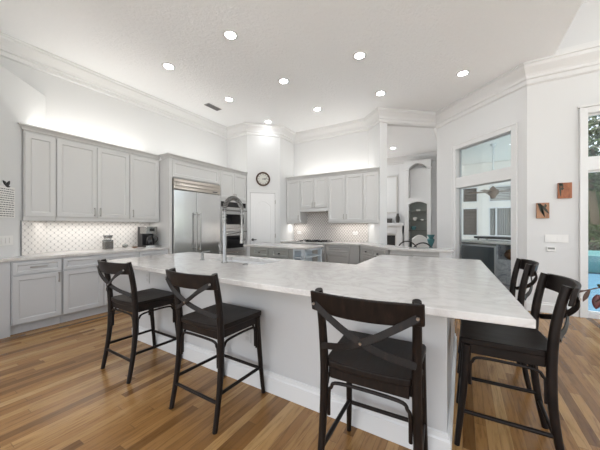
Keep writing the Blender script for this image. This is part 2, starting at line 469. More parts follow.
def arch(x0, x1, z0, z1, rise, n=10):
    P = [(x0, z0)]
    for i in range(n + 1):
        t = i / n; P.append((x0 + (x1 - x0) * t, z1 + rise * math.sin(PI * t)))
    P.append((x1, z0)); return P
for z0, z1, rise in ((0.92, 1.78, 0.12), (0.16, 0.80, 0.0)):
    P = arch(0.10, W - 0.10, z0, z1, rise)
    sweep(bm, [(x, -0.012, z) for x, z in P], rect(0.018, 0.034), up=(0, 1, 0), closed=True)
    P = arch(0.135, W - 0.135, z0 + 0.035, z1 - 0.03, rise * 0.95)
    vprism(bm, P, -0.018, -0.011)
for k in range(1, 4):
    x = 0.135 + (W - 0.27) * k / 4
    box(bm, x - 0.004, x + 0.004, -0.022, -0.017, 0.98, 1.74)
obj('door_leaf', bm, mat('door_white', (0.82, 0.82, 0.82), 0.35), d1, 0.002)
bm = B(); cyl(bm, (0.06, -0.013, 0.96), (0.06, -0.03, 0.96), 0.03); cyl(bm, (0.06, -0.03, 0.96), (0.06, -0.06, 0.96), 0.011); lathe(bm, [(0.0, -0.025), (0.022, -0.015), (0.026, 0.0), (0.022, 0.015), (0, 0.025)], (0.06, -0.07, 0.96), 14); box(bm, 0.06, 0.15, -0.075, -0.062, 0.95, 0.97)
obj('handle', bm, BLACK, d1, smooth=True)
for z in (0.25, 1.05, 1.88):
    bm = B(); box(bm, W - 0.006, W + 0.014, -0.03, -0.023, z - 0.045, z + 0.045); cyl(bm, (W + 0.002, -0.034, z - 0.05), (W + 0.002, -0.034, z + 0.05), 0.007, 10)
    obj('hinge', bm, NICKEL, d1)

# backsplashes
bm = B(); prism(bm, [(-5.1385, 1.44), (-5.1385, 2.93), (-5.13, 2.93), (-5.13, 1.446), (-4.798, 1.114), (-4.804, 1.106)], 0.915, 1.359)
struct('backsplash_left', bm, TILE_L)
bm = B(); box(bm, -4.803, -4.788, 1.096, 1.110, 0.915, 1.359); o = struct('trim_4', bm, mat('tile_edge_metal', (0.22, 0.22, 0.22), 0.4, 0.6))
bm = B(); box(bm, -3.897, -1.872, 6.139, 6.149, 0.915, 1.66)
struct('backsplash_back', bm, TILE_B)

# ------------------------------------------------------------------ cabinetry
def front_bm(bm, x0, x1, z0, z1, t=0.02, fr=0.055, y=0.0):
    if min(x1 - x0, z1 - z0) < 0.2: fr = min(fr, 0.038)
    def ring(i, yy): return [bm.verts.new(p) for p in ((x0 + i, yy, z0 + i), (x1 - i, yy, z0 + i), (x1 - i, yy, z1 - i), (x0 + i, yy, z1 - i))]
    R = [ring(0, y - 0.0005), ring(0, y - t + 0.003), ring(0.003, y - t), ring(fr, y - t), ring(fr + 0.010, y - t + 0.011), ring(fr + 0.022, y - t + 0.011)]
    bm.faces.new(R[0])
    for a, b in zip(R, R[1:]):
        for i in range(4): bm.faces.new((a[i], a[(i + 1) % 4], b[(i + 1) % 4], b[i]))
    bm.faces.new(R[-1])
def pull(kind, x, z, ln, parent, y=-0.02, r=0.006):
    bm = B()
    if kind == 'v':
        box(bm, x - r, x + r, y - 0.034, y - 0.022, z - ln / 2, z + ln / 2)
        for s in (-1, 1): box(bm, x - r * .8, x + r * .8, y - 0.023, y - 0.0005, z + s * (ln / 2 - 0.012) - 0.006, z + s * (ln / 2 - 0.012) + 0.006)
        return obj('handle', bm, NICKEL, parent, 0.002)
    if kind == 'h':
        box(bm, x - ln / 2, x + ln / 2, y - 0.034, y - 0.022, z - r, z + r)
        for s in (-1, 1): box(bm, x + s * (ln / 2 - 0.012) - 0.006, x + s * (ln / 2 - 0.012) + 0.006, y - 0.023, y - 0.0005, z - r * .8, z + r * .8)
        return obj('handle', bm, NICKEL, parent, 0.002)
    cyl(bm, (x, y - 0.0005, z), (x, y - 0.018, z), 0.006, 10)
    lathe(bm, [(0, -0.016), (0.014, -0.01), (0.017, 0), (0.014, 0.01), (0, 0.016)], (x, y - 0.026, z), 14)
    return obj('knob', bm, BLACK, parent, smooth=True)
def cabinet(name, label, cat, loc, rz, w, d, z0, z1, fronts, m, group=None, poly=None, toe=0.0):
    t = thing(name, label, cat, loc, rz, group)
    bm = B()
    P = poly or [(0, 0), (w, 0), (w, d), (0, d)]
    prism(bm, P, z0, z1)
    if toe:
        if poly: prism(bm, [(P[0][0] + toe if False else P[0][0], P[0][1] + toe), (P[1][0], P[1][1] + toe), P[2], (P[3][0] , max(P[3][1], P[0][1] + toe))], 0.0, z0)
        else: box(bm, 0, w, toe, d, 0.0, z0)
    obj('body', bm, m, t, 0.0015)
    for f in fronts:
        bm = B(); front_bm(bm, f[1], f[2], f[3], f[4])
        p = obj(f[0], bm, m, t)
        for h in f[5:]: pull(*h, p)
    return t
R90 = math.radians(90)
UG = 'wall cabinets above the left counter'
g = 0.004
Z0, Z1 = 1.36, 2.50
# left run of wall cabinets (front face x=-4.80, local x runs away from the camera)
cabinet('wall_cabinet', 'light grey wall cabinet with one narrow door, left end of the left wall run', 'cabinet', (-4.80, 1.125, 0), R90, 0, 0, Z0, Z1,
        [('door', 0.012, 0.316, 1.415, 2.485)], CAB, UG, poly=[(0, 0), (0.320, 0), (0.330, 0.336), (0.322, 0.336)])
cabinet('wall_cabinet', 'light grey wall cabinet with two doors and centre pulls, middle of the left wall run', 'cabinet', (-4.80, 1.448, 0), R90, 0.954, 0.336, Z0, Z1,
        [('door', 0.006, 0.478, 1.415, 2.485, ('v', 0.445, 1.50, 0.13)), ('door', 0.484, 0.946, 1.415, 2.485, ('v', 0.522, 1.50, 0.13))], CAB, UG)
cabinet('wall_cabinet', 'light grey single-door wall cabinet above the coffee maker, against the tall refrigerator cabinet', 'cabinet', (-4.80, 2.404, 0), R90, 0.523, 0.336, Z0, Z1,
        [('door', 0.004, 0.510, 1.415, 2.485, ('v', 0.045, 1.50, 0.13))], CAB, UG)
ccp = [(0.0, 0.0), (0.0, 0.012), (0.014, 0.020), (0.020, 0.038), (0.045, 0.062), (0.060, 0.068), (0.060, 0.085), (-0.02, 0.085), (-0.02, 0.0)]
bm = B(); mitred(bm, [(-4.85, 1.127), (-4.80, 1.127), (-4.80, 2.925)], ccp, 2.501)
tag(obj('cabinet_crown', bm, CAB), 'grey crown moulding along the top of the left wall cabinets', 'moulding')
bm = B(); mitred(bm, [(-4.735, 2.932), (-4.50, 2.932), (-4.50, 4.925)], ccp, 2.501)
tag(obj('cabinet_crown', bm, CAB), 'grey crown moulding along the top of the refrigerator and oven cabinets', 'moulding')
# tall refrigerator surround
t = thing('refrigerator_cabinet', 'tall grey cabinet surround enclosing the stainless refrigerator', 'cabinet', (-4.50, 2.93, 0), R90)
bm = B(); box(bm, 0.002, 0.055, 0, 0.636, 0, 2.5); box(bm, 1.155, 1.178, 0, 0.636, 0, 2.5); box(bm, 0.055, 1.155, 0.02, 0.636, 2.175, 2.5); obj('body', bm, CAB, t, 0.002)
bm = B(); front_bm(bm, 0.062, 1.150, 2.19, 2.49, y=0.02); obj('top_panel', bm, CAB, t)
# refrigerator
t = thing('refrigerator', 'large built-in stainless steel two-door refrigerator', 'refrigerator', (-4.47, 2.93, 0), R90)
bm = B(); box(bm, 0.06, 1.150, 0.03, 0.63, 0.02, 2.165); obj('body', bm, mat('fridge_frame', (0.12, 0.12, 0.125), 0.4, 0.5), t)
for i, (xa, xb, hx) in enumerate(((0.068, 0.545, 0.505), (0.553, 1.142, 0.595))):
    bm = B(); box(bm, xa, xb, -0.012, 0.028, 0.12, 1.95)
    d = obj('door', bm, STEEL, t, 0.006)
    bm = B(); cyl(bm, (hx, -0.068, 0.82), (hx, -0.068, 1.55), 0.015, 14)
    for z in (0.86, 1.51): cyl(bm, (hx, -0.013, z), (hx, -0.066, z), 0.010, 10)
    obj('handle', bm, CHROME, d, smooth=True)
bm = B(); box(bm, 0.064, 1.146, -0.002, 0.028, 1.962, 2.16)
for k, z in enumerate((1.965, 2.03, 2.095)):
    vprism_pts = [(0, 0)]
    vs = box(bm, 0.064, 1.146, -0.022, -0.003, z, z + 0.055)
    for v in vs:
        if v.co.z > z + 0.03 and v.co.y < -0.01: v.co.y += 0.016
obj('grille', bm, STEELD, t, 0.002)
bm = B(); box(bm, 0.93, 1.06, -0.026, -0.021, 1.985, 2.005); obj('badge', bm, CHROME, t)
bm = B(); box(bm, 0.068, 1.142, 0.0, 0.028, 0.02, 0.11); obj('kick_plate', bm, STEELD, t)
# oven cabinet with doors above
cabinet('oven_cabinet', 'tall grey cabinet with two small doors holding the double ovens', 'cabinet', (-4.50, 4.11, 0), R90, 0.815, 0.636, 1.835, 2.5,
        [('door', 0.012, 0.403, 1.90, 2.485, ('v', 0.375, 1.97, 0.10)), ('door', 0.409, 0.805, 1.90, 2.485, ('v', 0.437, 1.97, 0.10))], CAB)
oc = [o for o in bpy.data.objects if o.name.startswith('oven_cabinet')][0]
bm = B(); box(bm, 0, 0.022, 0, 0.636, 0.0, 1.834); box(bm, 0.793, 0.815, 0, 0.636, 0.0, 1.834); box(bm, 0.022, 0.793, 0.01, 0.62, 0, 0.58); obj('frame', bm, CAB, oc)
t = thing('double_oven', 'stainless steel double wall oven beside the refrigerator', 'oven', (-4.50, 4.135, 0), R90)
bm = B(); box(bm, 0, 0.765, 0.005, 0.6, 0.585, 1.832); obj('body', bm, STEELD, t)
bm = B(); box(bm, 0.004, 0.761, -0.02, 0.004, 1.715, 1.828); obj('control_panel', bm, BGLASS, t, 0.003)
for za, zb in ((1.235, 1.705), (0.70, 1.225)):
    bm = B(); box(bm, 0.004, 0.761, -0.03, 0.004, za, zb); d = obj('door', bm, STEEL, t, 0.004)
    bm = B(); box(bm, 0.09, 0.675, -0.036, -0.0305, za + 0.09, zb - 0.15); obj('window', bm, BGLASS, d)
    bm = B(); cyl(bm, (0.05, -0.085, zb - 0.065), (0.715, -0.085, zb - 0.065), 0.014, 12)
    for x in (0.09, 0.675): cyl(bm, (x, -0.031, zb - 0.065), (x, -0.084, zb - 0.065), 0.010, 10)
    obj('handle', bm, CHROME, d, smooth=True)
bm = B(); box(bm, 0.004, 0.761, -0.02, 0.004, 0.59, 0.69); obj('lower_panel', bm, STEEL, t, 0.003)

# left base cabinets
BG = 'base cabinets under the left counter'
bz0, bz1 = 0.115, 0.874
t = thing('filler_panel', 'narrow grey filler panel between left base cabinets and white angled wall', 'panel', (-4.52, 0.835, 0), R90)
bm = B(); prism(bm, [(0, 0), (0.116, 0), (0.116, 0.115)], 0.0, bz1); obj('body', bm, BASE, t)
cabinet('base_cabinet', 'grey base cabinet with one drawer over a single door, left end of the counter run', 'cabinet', (-4.52, 0.955, 0), R90, 0, 0, bz0, bz1,
        [('drawer', 0.008, 0.462, 0.71, 0.862, ('h', 0.235, 0.79, 0.16)), ('door', 0.008, 0.462, 0.125, 0.698, ('v', 0.43, 0.63, 0.13))], BASE, BG, poly=[(0, 0), (0.468, 0), (0.468, 0.59), (0.010, 0.13)], toe=0.06)
cabinet('base_cabinet', 'grey base cabinet with a wide drawer over two doors, behind the leftmost stool', 'cabinet', (-4.52, 1.428, 0), R90, 0.946, 0.59, bz0, bz1,
        [('drawer', 0.006, 0.944, 0.71, 0.862, ('h', 0.475, 0.79, 0.16)), ('door', 0.006, 0.472, 0.125, 0.698, ('v', 0.44, 0.63, 0.13)), ('door', 0.478, 0.944, 0.125, 0.698, ('v', 0.51, 0.63, 0.13))], BASE, BG, toe=0.06)
cabinet('base_cabinet', 'grey base cabinet below the coffee maker, next to the refrigerator surround', 'cabinet', (-4.52, 2.377, 0), R90, 0.55, 0.61, bz0, bz1,
        [('drawer', 0.04, 0.544, 0.71, 0.862, ('h', 0.29, 0.79, 0.14)), ('door', 0.04, 0.544, 0.125, 0.698, ('v', 0.08, 0.63, 0.13))], BASE, BG, toe=0.06)
bm = B(); prism(bm, [(-4.49, 0.795), (-4.49, 2.926), (-5.129, 2.926), (-5.129, 1.432)], 0.876, 0.914)
tag(obj('countertop', bm, MARBLE, None, 0.004), 'white marble counter along the left wall holding the coffee maker', 'countertop')

# back wall cabinets
UG2 = 'wall cabinets on the back wall'
def upb(label, x0, x1, fr, z0=1.36):
    return cabinet('wall_cabinet', label, 'cabinet', (x0 + 0.001, 5.80, 0), 0, x1 - x0 - 0.002, 0.336, z0, 2.455, fr, CAB, UG2)
upb('pale grey wall cabinet left of the range, beside the pantry corner', -3.893, -3.485, [('door', 0.008, 0.40, 1.40, 2.44, ('v', 0.365, 1.50, 0.12))])
upb('short pale grey two-door cabinet directly over the range hood', -3.485, -2.716, [('door', 0.006, 0.381, 1.735, 2.44, ('v', 0.352, 1.80, 0.12)), ('door', 0.386, 0.760, 1.735, 2.44, ('v', 0.415, 1.80, 0.12))], 1.70)
upb('pale grey two-door wall cabinet right of the range hood', -2.716, -1.876, [('door', 0.006, 0.426, 1.40, 2.44, ('v', 0.395, 1.50, 0.12)), ('door', 0.431, 0.832, 1.40, 2.44, ('v', 0.462, 1.50, 0.12))])
cabinet('wall_cabinet', 'narrow pale grey wall cabinet at the right end of the back wall, beside the opening', 'cabinet', (-1.875, 5.80, 0), 0, 0, 0, 1.36, 2.455,
        [('door', 0.006, 0.320, 1.40, 2.44)], CAB, UG2, poly=[(0, 0), (0.345, 0), (0.022, 0.325), (0, 0.336)])
bm = B(); mitred(bm, [(-3.895, 5.80), (-1.535, 5.80)], ccp, 2.456)
tag(obj('cabinet_crown', bm, CAB), 'grey crown moulding along the top of the back wall cabinets', 'moulding')
t = thing('range_hood', 'slim grey range hood under the short cabinet over the cooktop', 'range hood', (-3.1, 5.80, 1.64))
bm = B(); vs = box(bm, -0.381, 0.381, -0.03, 0.336, 0, 0.058); obj('body', bm, CAB, t, 0.004)
bm = B(); box(bm, -0.33, 0.33, 0.0, 0.30, -0.008, -0.0005); obj('filter', bm, STEELD, t)

# back base cabinets
BG2 = 'base cabinets along the back counter'
cabinet('base_cabinet', 'grey base cabinet in the back corner beside the pantry wall', 'cabinet', (-3.893, 5.53, 0), 0, 0.60, 0.6, bz0, bz1, [('drawer', 0.01, 0.59, 0.70, 0.86, ('h', 0.3, 0.78, 0.14)), ('door', 0.01, 0.59, 0.125, 0.69, ('v', 0.55, 0.62, 0.12))], BASEB, BG2, toe=0.06)
cabinet('base_cabinet', 'grey base cabinet under the cooktop, behind the small prep island', 'cabinet', (-3.29, 5.53, 0), 0, 0.64, 0.6, bz0, bz1, [('drawer', 0.01, 0.63, 0.70, 0.86, ('h', 0.32, 0.78, 0.14)), ('door', 0.01, 0.63, 0.125, 0.69, ('v', 0.59, 0.62, 0.12))], BASEB, BG2, toe=0.06)
cabinet('base_cabinet', 'grey base cabinet with drawer over door, right of the prep island', 'cabinet', (-2.648, 5.53, 0), 0, 0.775, 0.6, bz0, bz1, [('drawer', 0.01, 0.56, 0.70, 0.86, ('h', 0.28, 0.78, 0.14)), ('door', 0.01, 0.56, 0.125, 0.69, ('v', 0.05, 0.62, 0.12))], BASEB, BG2, toe=0.06)
cabinet('base_cabinet', 'grey base cabinet on the angled turn of the back counter', 'cabinet', (-1.86, 5.525, 0), -R90 / 2, 1.03, 0.5, bz0, bz1,
        [('drawer', 0.12, 0.56, 0.70, 0.86, ('knob', 0.34, 0.78, 0)), ('drawer', 0.12, 0.56, 0.42, 0.69, ('knob', 0.34, 0.56, 0)), ('drawer', 0.12, 0.56, 0.125, 0.41, ('knob', 0.34, 0.28, 0)), ('drawer', 0.57, 1.01, 0.70, 0.86, ('knob', 0.79, 0.78, 0)), ('door', 0.57, 1.01, 0.125, 0.69, ('v', 0.62, 0.62, 0.12))], BASEB, BG2,
        poly=[(0.006, 0), (1.03, 0), (1.03, 0.40), (0.006, 0.40)], toe=0.06)
cabinet('base_cabinet', 'grey cabinet under the raised peninsula counter end, before the opening', 'cabinet', (-1.09, 4.79, 0), 0, 0.77, 0.33, bz0, bz1, [('door', 0.01, 0.38, 0.125, 0.82), ('door', 0.39, 0.76, 0.125, 0.82)], BASEB, BG2, poly=[(0.02, 0), (0.77, 0), (0.77, 0.33), (0.34, 0.33)], toe=0.06)
bm = B(); box(bm, -0.318, -0.16, 4.79, 5.12, 0, 0.874); tag(obj('peninsula_end_wall', bm, WALL), 'low white wall carrying the right end of the peninsula counter', 'low wall')
bm = B(); prism(bm, [(-3.894, 6.137), (-3.894, 5.5), (-1.85, 5.5), (-1.1, 4.75), (-0.12, 4.75), (-0.12, 5.15), (-0.85, 5.15), (-1.512, 5.782), (-1.88, 6.137)], 0.876, 0.914)
tag(obj('countertop', bm, MARBLE, None, 0.004), 'white marble counter along the back wall, turning into a peninsula', 'countertop')
t = thing('cooktop', 'black glass cooktop set on the back counter under the hood', 'cooktop', (-3.12, 5.82, 0.9145))
bm = B(); box(bm, -0.40, 0.40, -0.24, 0.24, 0, 0.012); obj('glass_top', bm, BGLASS, t, 0.003)
for x in (-0.26, 0.0, 0.26):
    bm = B()
    for y in (-0.14, 0.14):
        box(bm, x - 0.11, x + 0.11, y - 0.008, y + 0.008, 0.022, 0.034); box(bm, x - 0.008, x + 0.008, y - 0.1, y + 0.1, 0.022, 0.034); cyl(bm, (x, y, 0.0125), (x, y, 0.022), 0.035, 14)
    obj('grate', bm, BLACK, t)

# prep island behind the main island
t = cabinet('prep_island', 'small grey-green prep island with knobbed drawers, standing before the pantry door', 'island', (-3.65, 4.11, 0), 0, 1.02, 0.68, 0.1, 0.874,
            [('drawer', 0.09, 0.46, 0.70, 0.86, ('knob', 0.275, 0.78, 0)), ('drawer', 0.55, 0.93, 0.70, 0.86, ('knob', 0.74, 0.78, 0)), ('door', 0.09, 0.50, 0.13, 0.68, ('knob', 0.46, 0.6, 0)), ('door', 0.51, 0.93, 0.13, 0.68, ('knob', 0.55, 0.6, 0))], GREY, toe=0.05)
bm = B(); box(bm, 1.021, 1.27, 0.0, 0.68, 0.0, 0.10); box(bm, 1.021, 1.27, 0.0, 0.68, 0.45, 0.47); box(bm, 1.021, 1.27, 0.0, 0.68, 0.71, 0.73); box(bm, 1.20, 1.27, 0, 0.06, 0.10, 0.874); box(bm, 1.20, 1.27, 0.62, 0.68, 0.10, 0.874); box(bm, 1.021, 1.05, 0, 0.68, 0.1, 0.874); box(bm, 1.021, 1.27, 0.005, 0.675, 0.84, 0.874)
obj('end_shelf', bm, mat('window_lit_paint', (0.56, 0.62, 0.66), 0.4), t, 0.002)  # same paint as the drawers, made paler and bluer for window light
bm = B(); prism(bm, [(-3.80, 4.08), (-2.36, 4.08), (-2.36, 4.83), (-3.80, 4.83)], 0.876, 0.914)
tag(obj('countertop', bm, MARBLE, None, 0.004), 'white marble top of the small prep island', 'countertop')

# ------------------------------------------------------------------ main island
t = thing('kitchen_island', 'long white L-shaped kitchen island base with tall baseboard', 'island', (0, 0, 0))
ip = [(-3.25, 1.686), (-0.075, 1.686), (-0.075, 3.3), (-0.66, 3.3), (-0.66, 2.48), (-1.60, 2.48), (-1.60, 2.0), (-2.50, 2.0), (-2.50, 2.48), (-3.25, 2.48)]
bm = B(); prism(bm, ip, 0.0, 0.873); obj('base', bm, ISL, t, 0.003)
bm = B(); mitred(bm, [(-3.25, 2.48), (-3.25, 1.686), (-0.075, 1.686), (-0.075, 3.30), (-0.66, 3.30)], bprof, 0.0)
obj('baseboard', bm, TRIM, t)
bm = B(); box(bm, -2.498, -1.602, 2.462, 2.48, 0.1, 0.60); obj('sink_front', bm, ISL, t)
for x, z in ((-2.98, 0.72), (-1.52, 0.39)):
    bm = B(); box(bm, x - 0.036, x + 0.036, 1.679, 1.6855, z - 0.058, z + 0.058); p = obj('outlet', bm, ISL, t, 0.002)
    bm = B()
    for s in (-1, 1): box(bm, x - 0.017, x + 0.017, 1.677, 1.6788, z + s * 0.024 - 0.015, z + s * 0.024 + 0.015)
    obj('socket', bm, mat('socket_grey', (0.5, 0.5, 0.5), 0.4) if 'socket_grey' not in MATS else MATS['socket_grey'], p)
bm = B(); slab(bm, [(-3.36, 1.40), (-1.4, 1.372), (-0.14, 1.378), (0.252, 1.415), (0.168, 3.61), (-0.92, 3.58), (-0.895, 2.545), (-3.40, 2.545)], [[(-2.43, 2.06), (-1.67, 2.06), (-1.67, 2.40), (-2.43, 2.40)]], 0.876, 0.914)
tag(obj('countertop', bm, MARBLE, None, 0.005), 'large white marble top of the main island, with the sink cut in', 'countertop')
t = thing('sink', 'white undermount sink set in the main island top', 'sink', (-2.05, 2.23, 0.66))
bm = B()
box(bm, -0.40, 0.40, -0.19, 0.19, 0.0, 0.012); box(bm, -0.40, -0.381, -0.19, 0.19, 0.012, 0.215); box(bm, 0.381, 0.40, -0.19, 0.19, 0.012, 0.215); box(bm, -0.381, 0.381, -0.19, -0.171, 0.012, 0.215); box(bm, -0.381, 0.381, 0.171, 0.19, 0.012, 0.215)
obj('basin', bm, mat('porcelain', (0.80, 0.80, 0.80), 0.15), t, 0.003)
bm = B(); cyl(bm, (0, 0, 0.0125), (0, 0, 0.016), 0.045, 20); obj('drain', bm, CHROME, t)
# faucet
t = thing('faucet', 'tall chrome spring pull-down faucet at the island sink', 'faucet', (-2.08, 1.96, 0.9145))
bm = B(); lathe(bm, [(0.032, 0), (0.032, 0.008), (0.024, 0.014), (0.020, 0.02), (0.020, 0.30), (0.016, 0.31), (0.016, 0.40)], (0, 0, 0), 20); obj('base', bm, CHROME, t, smooth=True)
path = [Vector((0, 0, 0.40)), Vector((0, 0, 0.53))]
Rr = 0.125
for k in range(1, 17):
    a = PI * k / 16
    path.append(Vector((0, Rr - Rr * math.cos(a), 0.53 + Rr * math.sin(a) * 1.12)))
path += [Vector((0, 2 * Rr, 0.46)), Vector((0, 2 * Rr, 0.36))]
bm = B(); sweep(bm, path, circ(0.011, 10), up=(1, 0, 0)); obj('hose', bm, CHROME, t, smooth=True)
bm = B(); dense = spline(path, 14); coil = []
acc = 0.0
for i, p in enumerate(dense):
    if i: acc += (p - dense[i - 1]).length
    tt = (dense[min(i + 1, len(dense) - 1)] - dense[max(i - 1, 0)]).normalized()
    s = tt.cross(Vector((1, 0, 0))).normalized(); a = acc / 0.017 * 2 * PI
    coil.append(p + Vector((1, 0, 0)) * 0.0215 * math.cos(a) + s * 0.0215 * math.sin(a))
sweep(bm, coil, circ(0.005, 5), up=(0.3, 0.2, 1)); obj('spring', bm, CHROME, t, smooth=True)
bm = B(); cyl(bm, (0, 2 * Rr, 0.365), (0, 2 * Rr, 0.21), 0.019, 16, 0.021); cyl(bm, (0, 2 * Rr, 0.21), (0, 2 * Rr, 0.185), 0.024, 16); obj('spray_head', bm, CHROME, t, smooth=True)
bm = B(); cyl(bm, (0, 0.005, 0.285), (0, 2 * Rr - 0.02, 0.315), 0.011, 10); bmesh.ops.create_cone(bm, cap_ends=True, segments=16, radius1=0.026, radius2=0.026, depth=0.022, matrix=Matrix.Translation((0, 2 * Rr, 0.315))); obj('docking_arm', bm, CHROME, t, smooth=True)
bm = B(); cyl(bm, (-0.018, 0, 0.10), (-0.06, 0, 0.10), 0.014, 12); cyl(bm, (-0.055, 0, 0.10), (-0.075, -0.01, 0.19), 0.006, 10); obj('lever', bm, CHROME, t, smooth=True)
t = thing('soap_dispenser', 'short chrome soap dispenser left of the faucet', 'soap dispenser', (-2.47, 2.0, 0.9145))
bm = B(); lathe(bm, [(0.024, 0), (0.024, 0.006), (0.016, 0.01), (0.016, 0.07), (0.010, 0.075), (0.010, 0.09)], seg=16); obj('body', bm, CHROME, t, smooth=True)
bm = B(); cyl(bm, (0, 0, 0.085), (0.02, 0.09, 0.095), 0.007, 10); obj('spout', bm, CHROME, t, smooth=True)
bm = B(); lathe(bm, [(0.026, 0), (0.026, 0.006), (0.018, 0.012), (0.018, 0.016), (0, 0.018)], (0, 0, 0), 18); o = tag(obj('air_switch', bm, CHROME, smooth=True), 'small round chrome button on the island right of the faucet', 'switch'); o.location = (-1.80, 1.96, 0.9145)

# ------------------------------------------------------------------ stools
SG = 'dark wooden counter stools around the island'
def make_stool(label):
    t = thing('counter_stool', label, 'stool', (0, 0, 0), 0, SG)
    # seat: saddle with rounded corners, planked top
    bm = B(); N = 20; M_ = 16
    def half(v):                       # half width at depth v (0 rear .. 1 front)
        return 0.205 + 0.022 * v
    grid = []
    for j in range(M_ + 1):
        v = j / M_; y = -0.195 + 0.415 * v; row = []
        e = 1.0
        if v < 0.10: e = 1 - 0.10 * (1 - v / 0.10) ** 2
        if v > 0.92: e = 1 - 0.05 * ((v - 0.92) / 0.08) ** 2
        for i in range(N + 1):
            u = -1 + 2 * i / N
            yy = y - (0.018 * (1 - u * u) if v < 0.5 else 0) * (1 - v)
            dip = 0.010 * (1 - u * u) * math.sin(PI * min(1, max(0, v)))
            row.append(bm.verts.new((u * half(v) * e, yy, 0.640 - dip)))
        grid.append(row)
    for j in range(M_):
        for i in range(N): bm.faces.new((grid[j][i], grid[j][i + 1], grid[j + 1][i + 1], grid[j + 1][i]))
    ex = bmesh.ops.extrude_face_region(bm, geom=list(bm.faces))['geom']
    for v in ex:
        if isinstance(v, bmesh.types.BMVert): v.co.z = 0.606
    obj('seat', bm, DARK, t, 0.006, smooth=True)
    bm = B()
    for s in (-1, 1): sweep(bm, [(s * 0.185, -0.165, 0.578), (s * 0.196, 0.17, 0.578)], rect(0.022, 0.054))
    box(bm, -0.18, 0.18, -0.187, -0.165, 0.551, 0.605); box(bm, -0.19, 0.19, 0.168, 0.19, 0.551, 0.605)
    obj('apron', bm, DARK, t, 0.002)
    rear = [(0, -0.245, 0.0), (0, -0.215, 0.16), (0, -0.190, 0.36), (0, -0.186, 0.58), (0, -0.198, 0.76), (0, -0.222, 0.90), (0, -0.243, 0.988)]
    for s in (-1, 1):
        pts = spline([(s * (0.222 - 0.012 * (p[2] / 0.58) if p[2] < 0.58 else 0.210 + 0.012 * (p[2] - 0.58)), p[1], p[2]) for p in rear], 5)
        sc = [0.78 + 0.30 * min(1, p.z / 0.5) - 0.10 * max(0, (p.z - 0.7) / 0.3) for p in pts]
        bm = B(); sweep(bm, pts, circ(0.0185, 12, 0.0215), up=(0, 1, 0), scales=sc); obj('leg', bm, DARK, t, smooth=True)
    for s in (-1, 1):
        pts = [(s * 0.220, 0.235, 0.0), (s * 0.212, 0.215, 0.2), (s * 0.205, 0.192, 0.45), (s * 0.202, 0.182, 0.60)]
        bm = B(); sweep(bm, pts, circ(0.020, 12), up=(0, 1, 0), scales=[0.72, 0.88, 1.05, 1.1]); obj('leg', bm, DARK, t, smooth=True)
    # top rail, curved plan, set on the rear of the posts
    def railp(x, z, off=0.0):
        k = x / 0.245
        return Vector((x, -0.248 - 0.055 * (1 - k * k) - 0.22 * (z - 0.95) - off, z))
    bm = B(); n = 20; rings = []
    for i in range(n + 1):
        x = -0.245 + 0.49 * i / n; k = x / 0.245
        zt = 0.986 + 0.004 * (1 - k * k); zb = 0.894 - 0.004 * (1 - k * k)
        a = railp(x, zt); b = railp(x, zb)
        rings.append([bm.verts.new(a), bm.verts.new(b), bm.verts.new(b + Vector((0, -0.022, 0))), bm.verts.new(a + Vector((0, -0.022, 0)))])
    for a, b in zip(rings, rings[1:]):
        for i in range(4): bm.faces.new((a[i], a[(i + 1) % 4], b[(i + 1) % 4], b[i]))
    bm.faces.new(rings[0]); bm.faces.new(rings[-1])
    obj('top_rail', bm, DARK, t, 0.005, smooth=True)
    for s in (-1, 1):
        lift = 0.005 if s > 0 else 0.0
        P = [(s * 0.222, -0.281, 0.932), (s * 0.14, -0.300 - lift, 0.882), (s * 0.06, -0.298 - lift, 0.830), (s * -0.02, -0.286 - lift, 0.786), (s * -0.10, -0.260 - lift, 0.748), (s * -0.17, -0.230, 0.724), (s * -0.211, -0.217, 0.712)]
        pts = spline(P, 5)
        bm = B(); sweep(bm, pts, rect(0.006, 0.030), up=(0, 0.25, 1)); st = obj('cross_strap', bm, DARK, t, 0.0015)
        bm = B(); cyl(bm, (s * 0.222, -0.282, 0.932), (s * 0.222, -0.291, 0.931), 0.0065, 12); obj('bolt', bm, NICKEL, st, smooth=True)
        if s > 0:
            bm = B(); cyl(bm, (0.0, -0.290, 0.797), (0.0, -0.303, 0.795), 0.0065, 12); obj('bolt', bm, NICKEL, st, smooth=True)
    # stretchers
    def st(a, b): 
        bm = B(); cyl(bm, a, b, 0.0115, 12); obj('stretcher', bm, DARK, t, smooth=True)
    st((-0.214, -0.215, 0.165), (0.214, -0.215, 0.165))
    st((-0.209, 0.213, 0.195), (0.209, 0.213, 0.195))
    for s in (-1, 1): st((s * 0.214, -0.208, 0.215), (s * 0.210, 0.210, 0.205))
    # bentwood braces
    def hoop(a, b, ax):
        zt = 0.535
        a = Vector(a); b = Vector(b); d = (b - a).normalized()
        P = [a, a + Vector((0, 0, 0.11)) + d * 0.002, Vector((a.x, a.y, zt - 0.03)) + d * 0.012, Vector((a.x, a.y, zt)) + d * 0.055]
        Q = [b, b + Vector((0, 0, 0.11)) - d * 0.002, Vector((b.x, b.y, zt - 0.03)) - d * 0.012, Vector((b.x, b.y, zt)) - d * 0.055]
        pts = spline(P + Q[::-1], 5)
        bm = B(); sweep(bm, pts, circ(0.0085, 8), up=ax); obj('brace', bm, DARK, t, smooth=True)
    hoop((-0.186, -0.188, 0.37), (0.186, -0.188, 0.37), (0, 1, 0))
    hoop((-0.178, 0.186, 0.37), (0.178, 0.186, 0.37), (0, 1, 0))
    for s in (-1, 1): hoop((s * 0.208, -0.165, 0.37), (s * 0.205, 0.170, 0.37), (1, 0, 0))
    return t
stool = make_stool('dark wooden cross-back counter stool at the far left end of the island front')
stool.location = (-2.57, 1.415, 0)
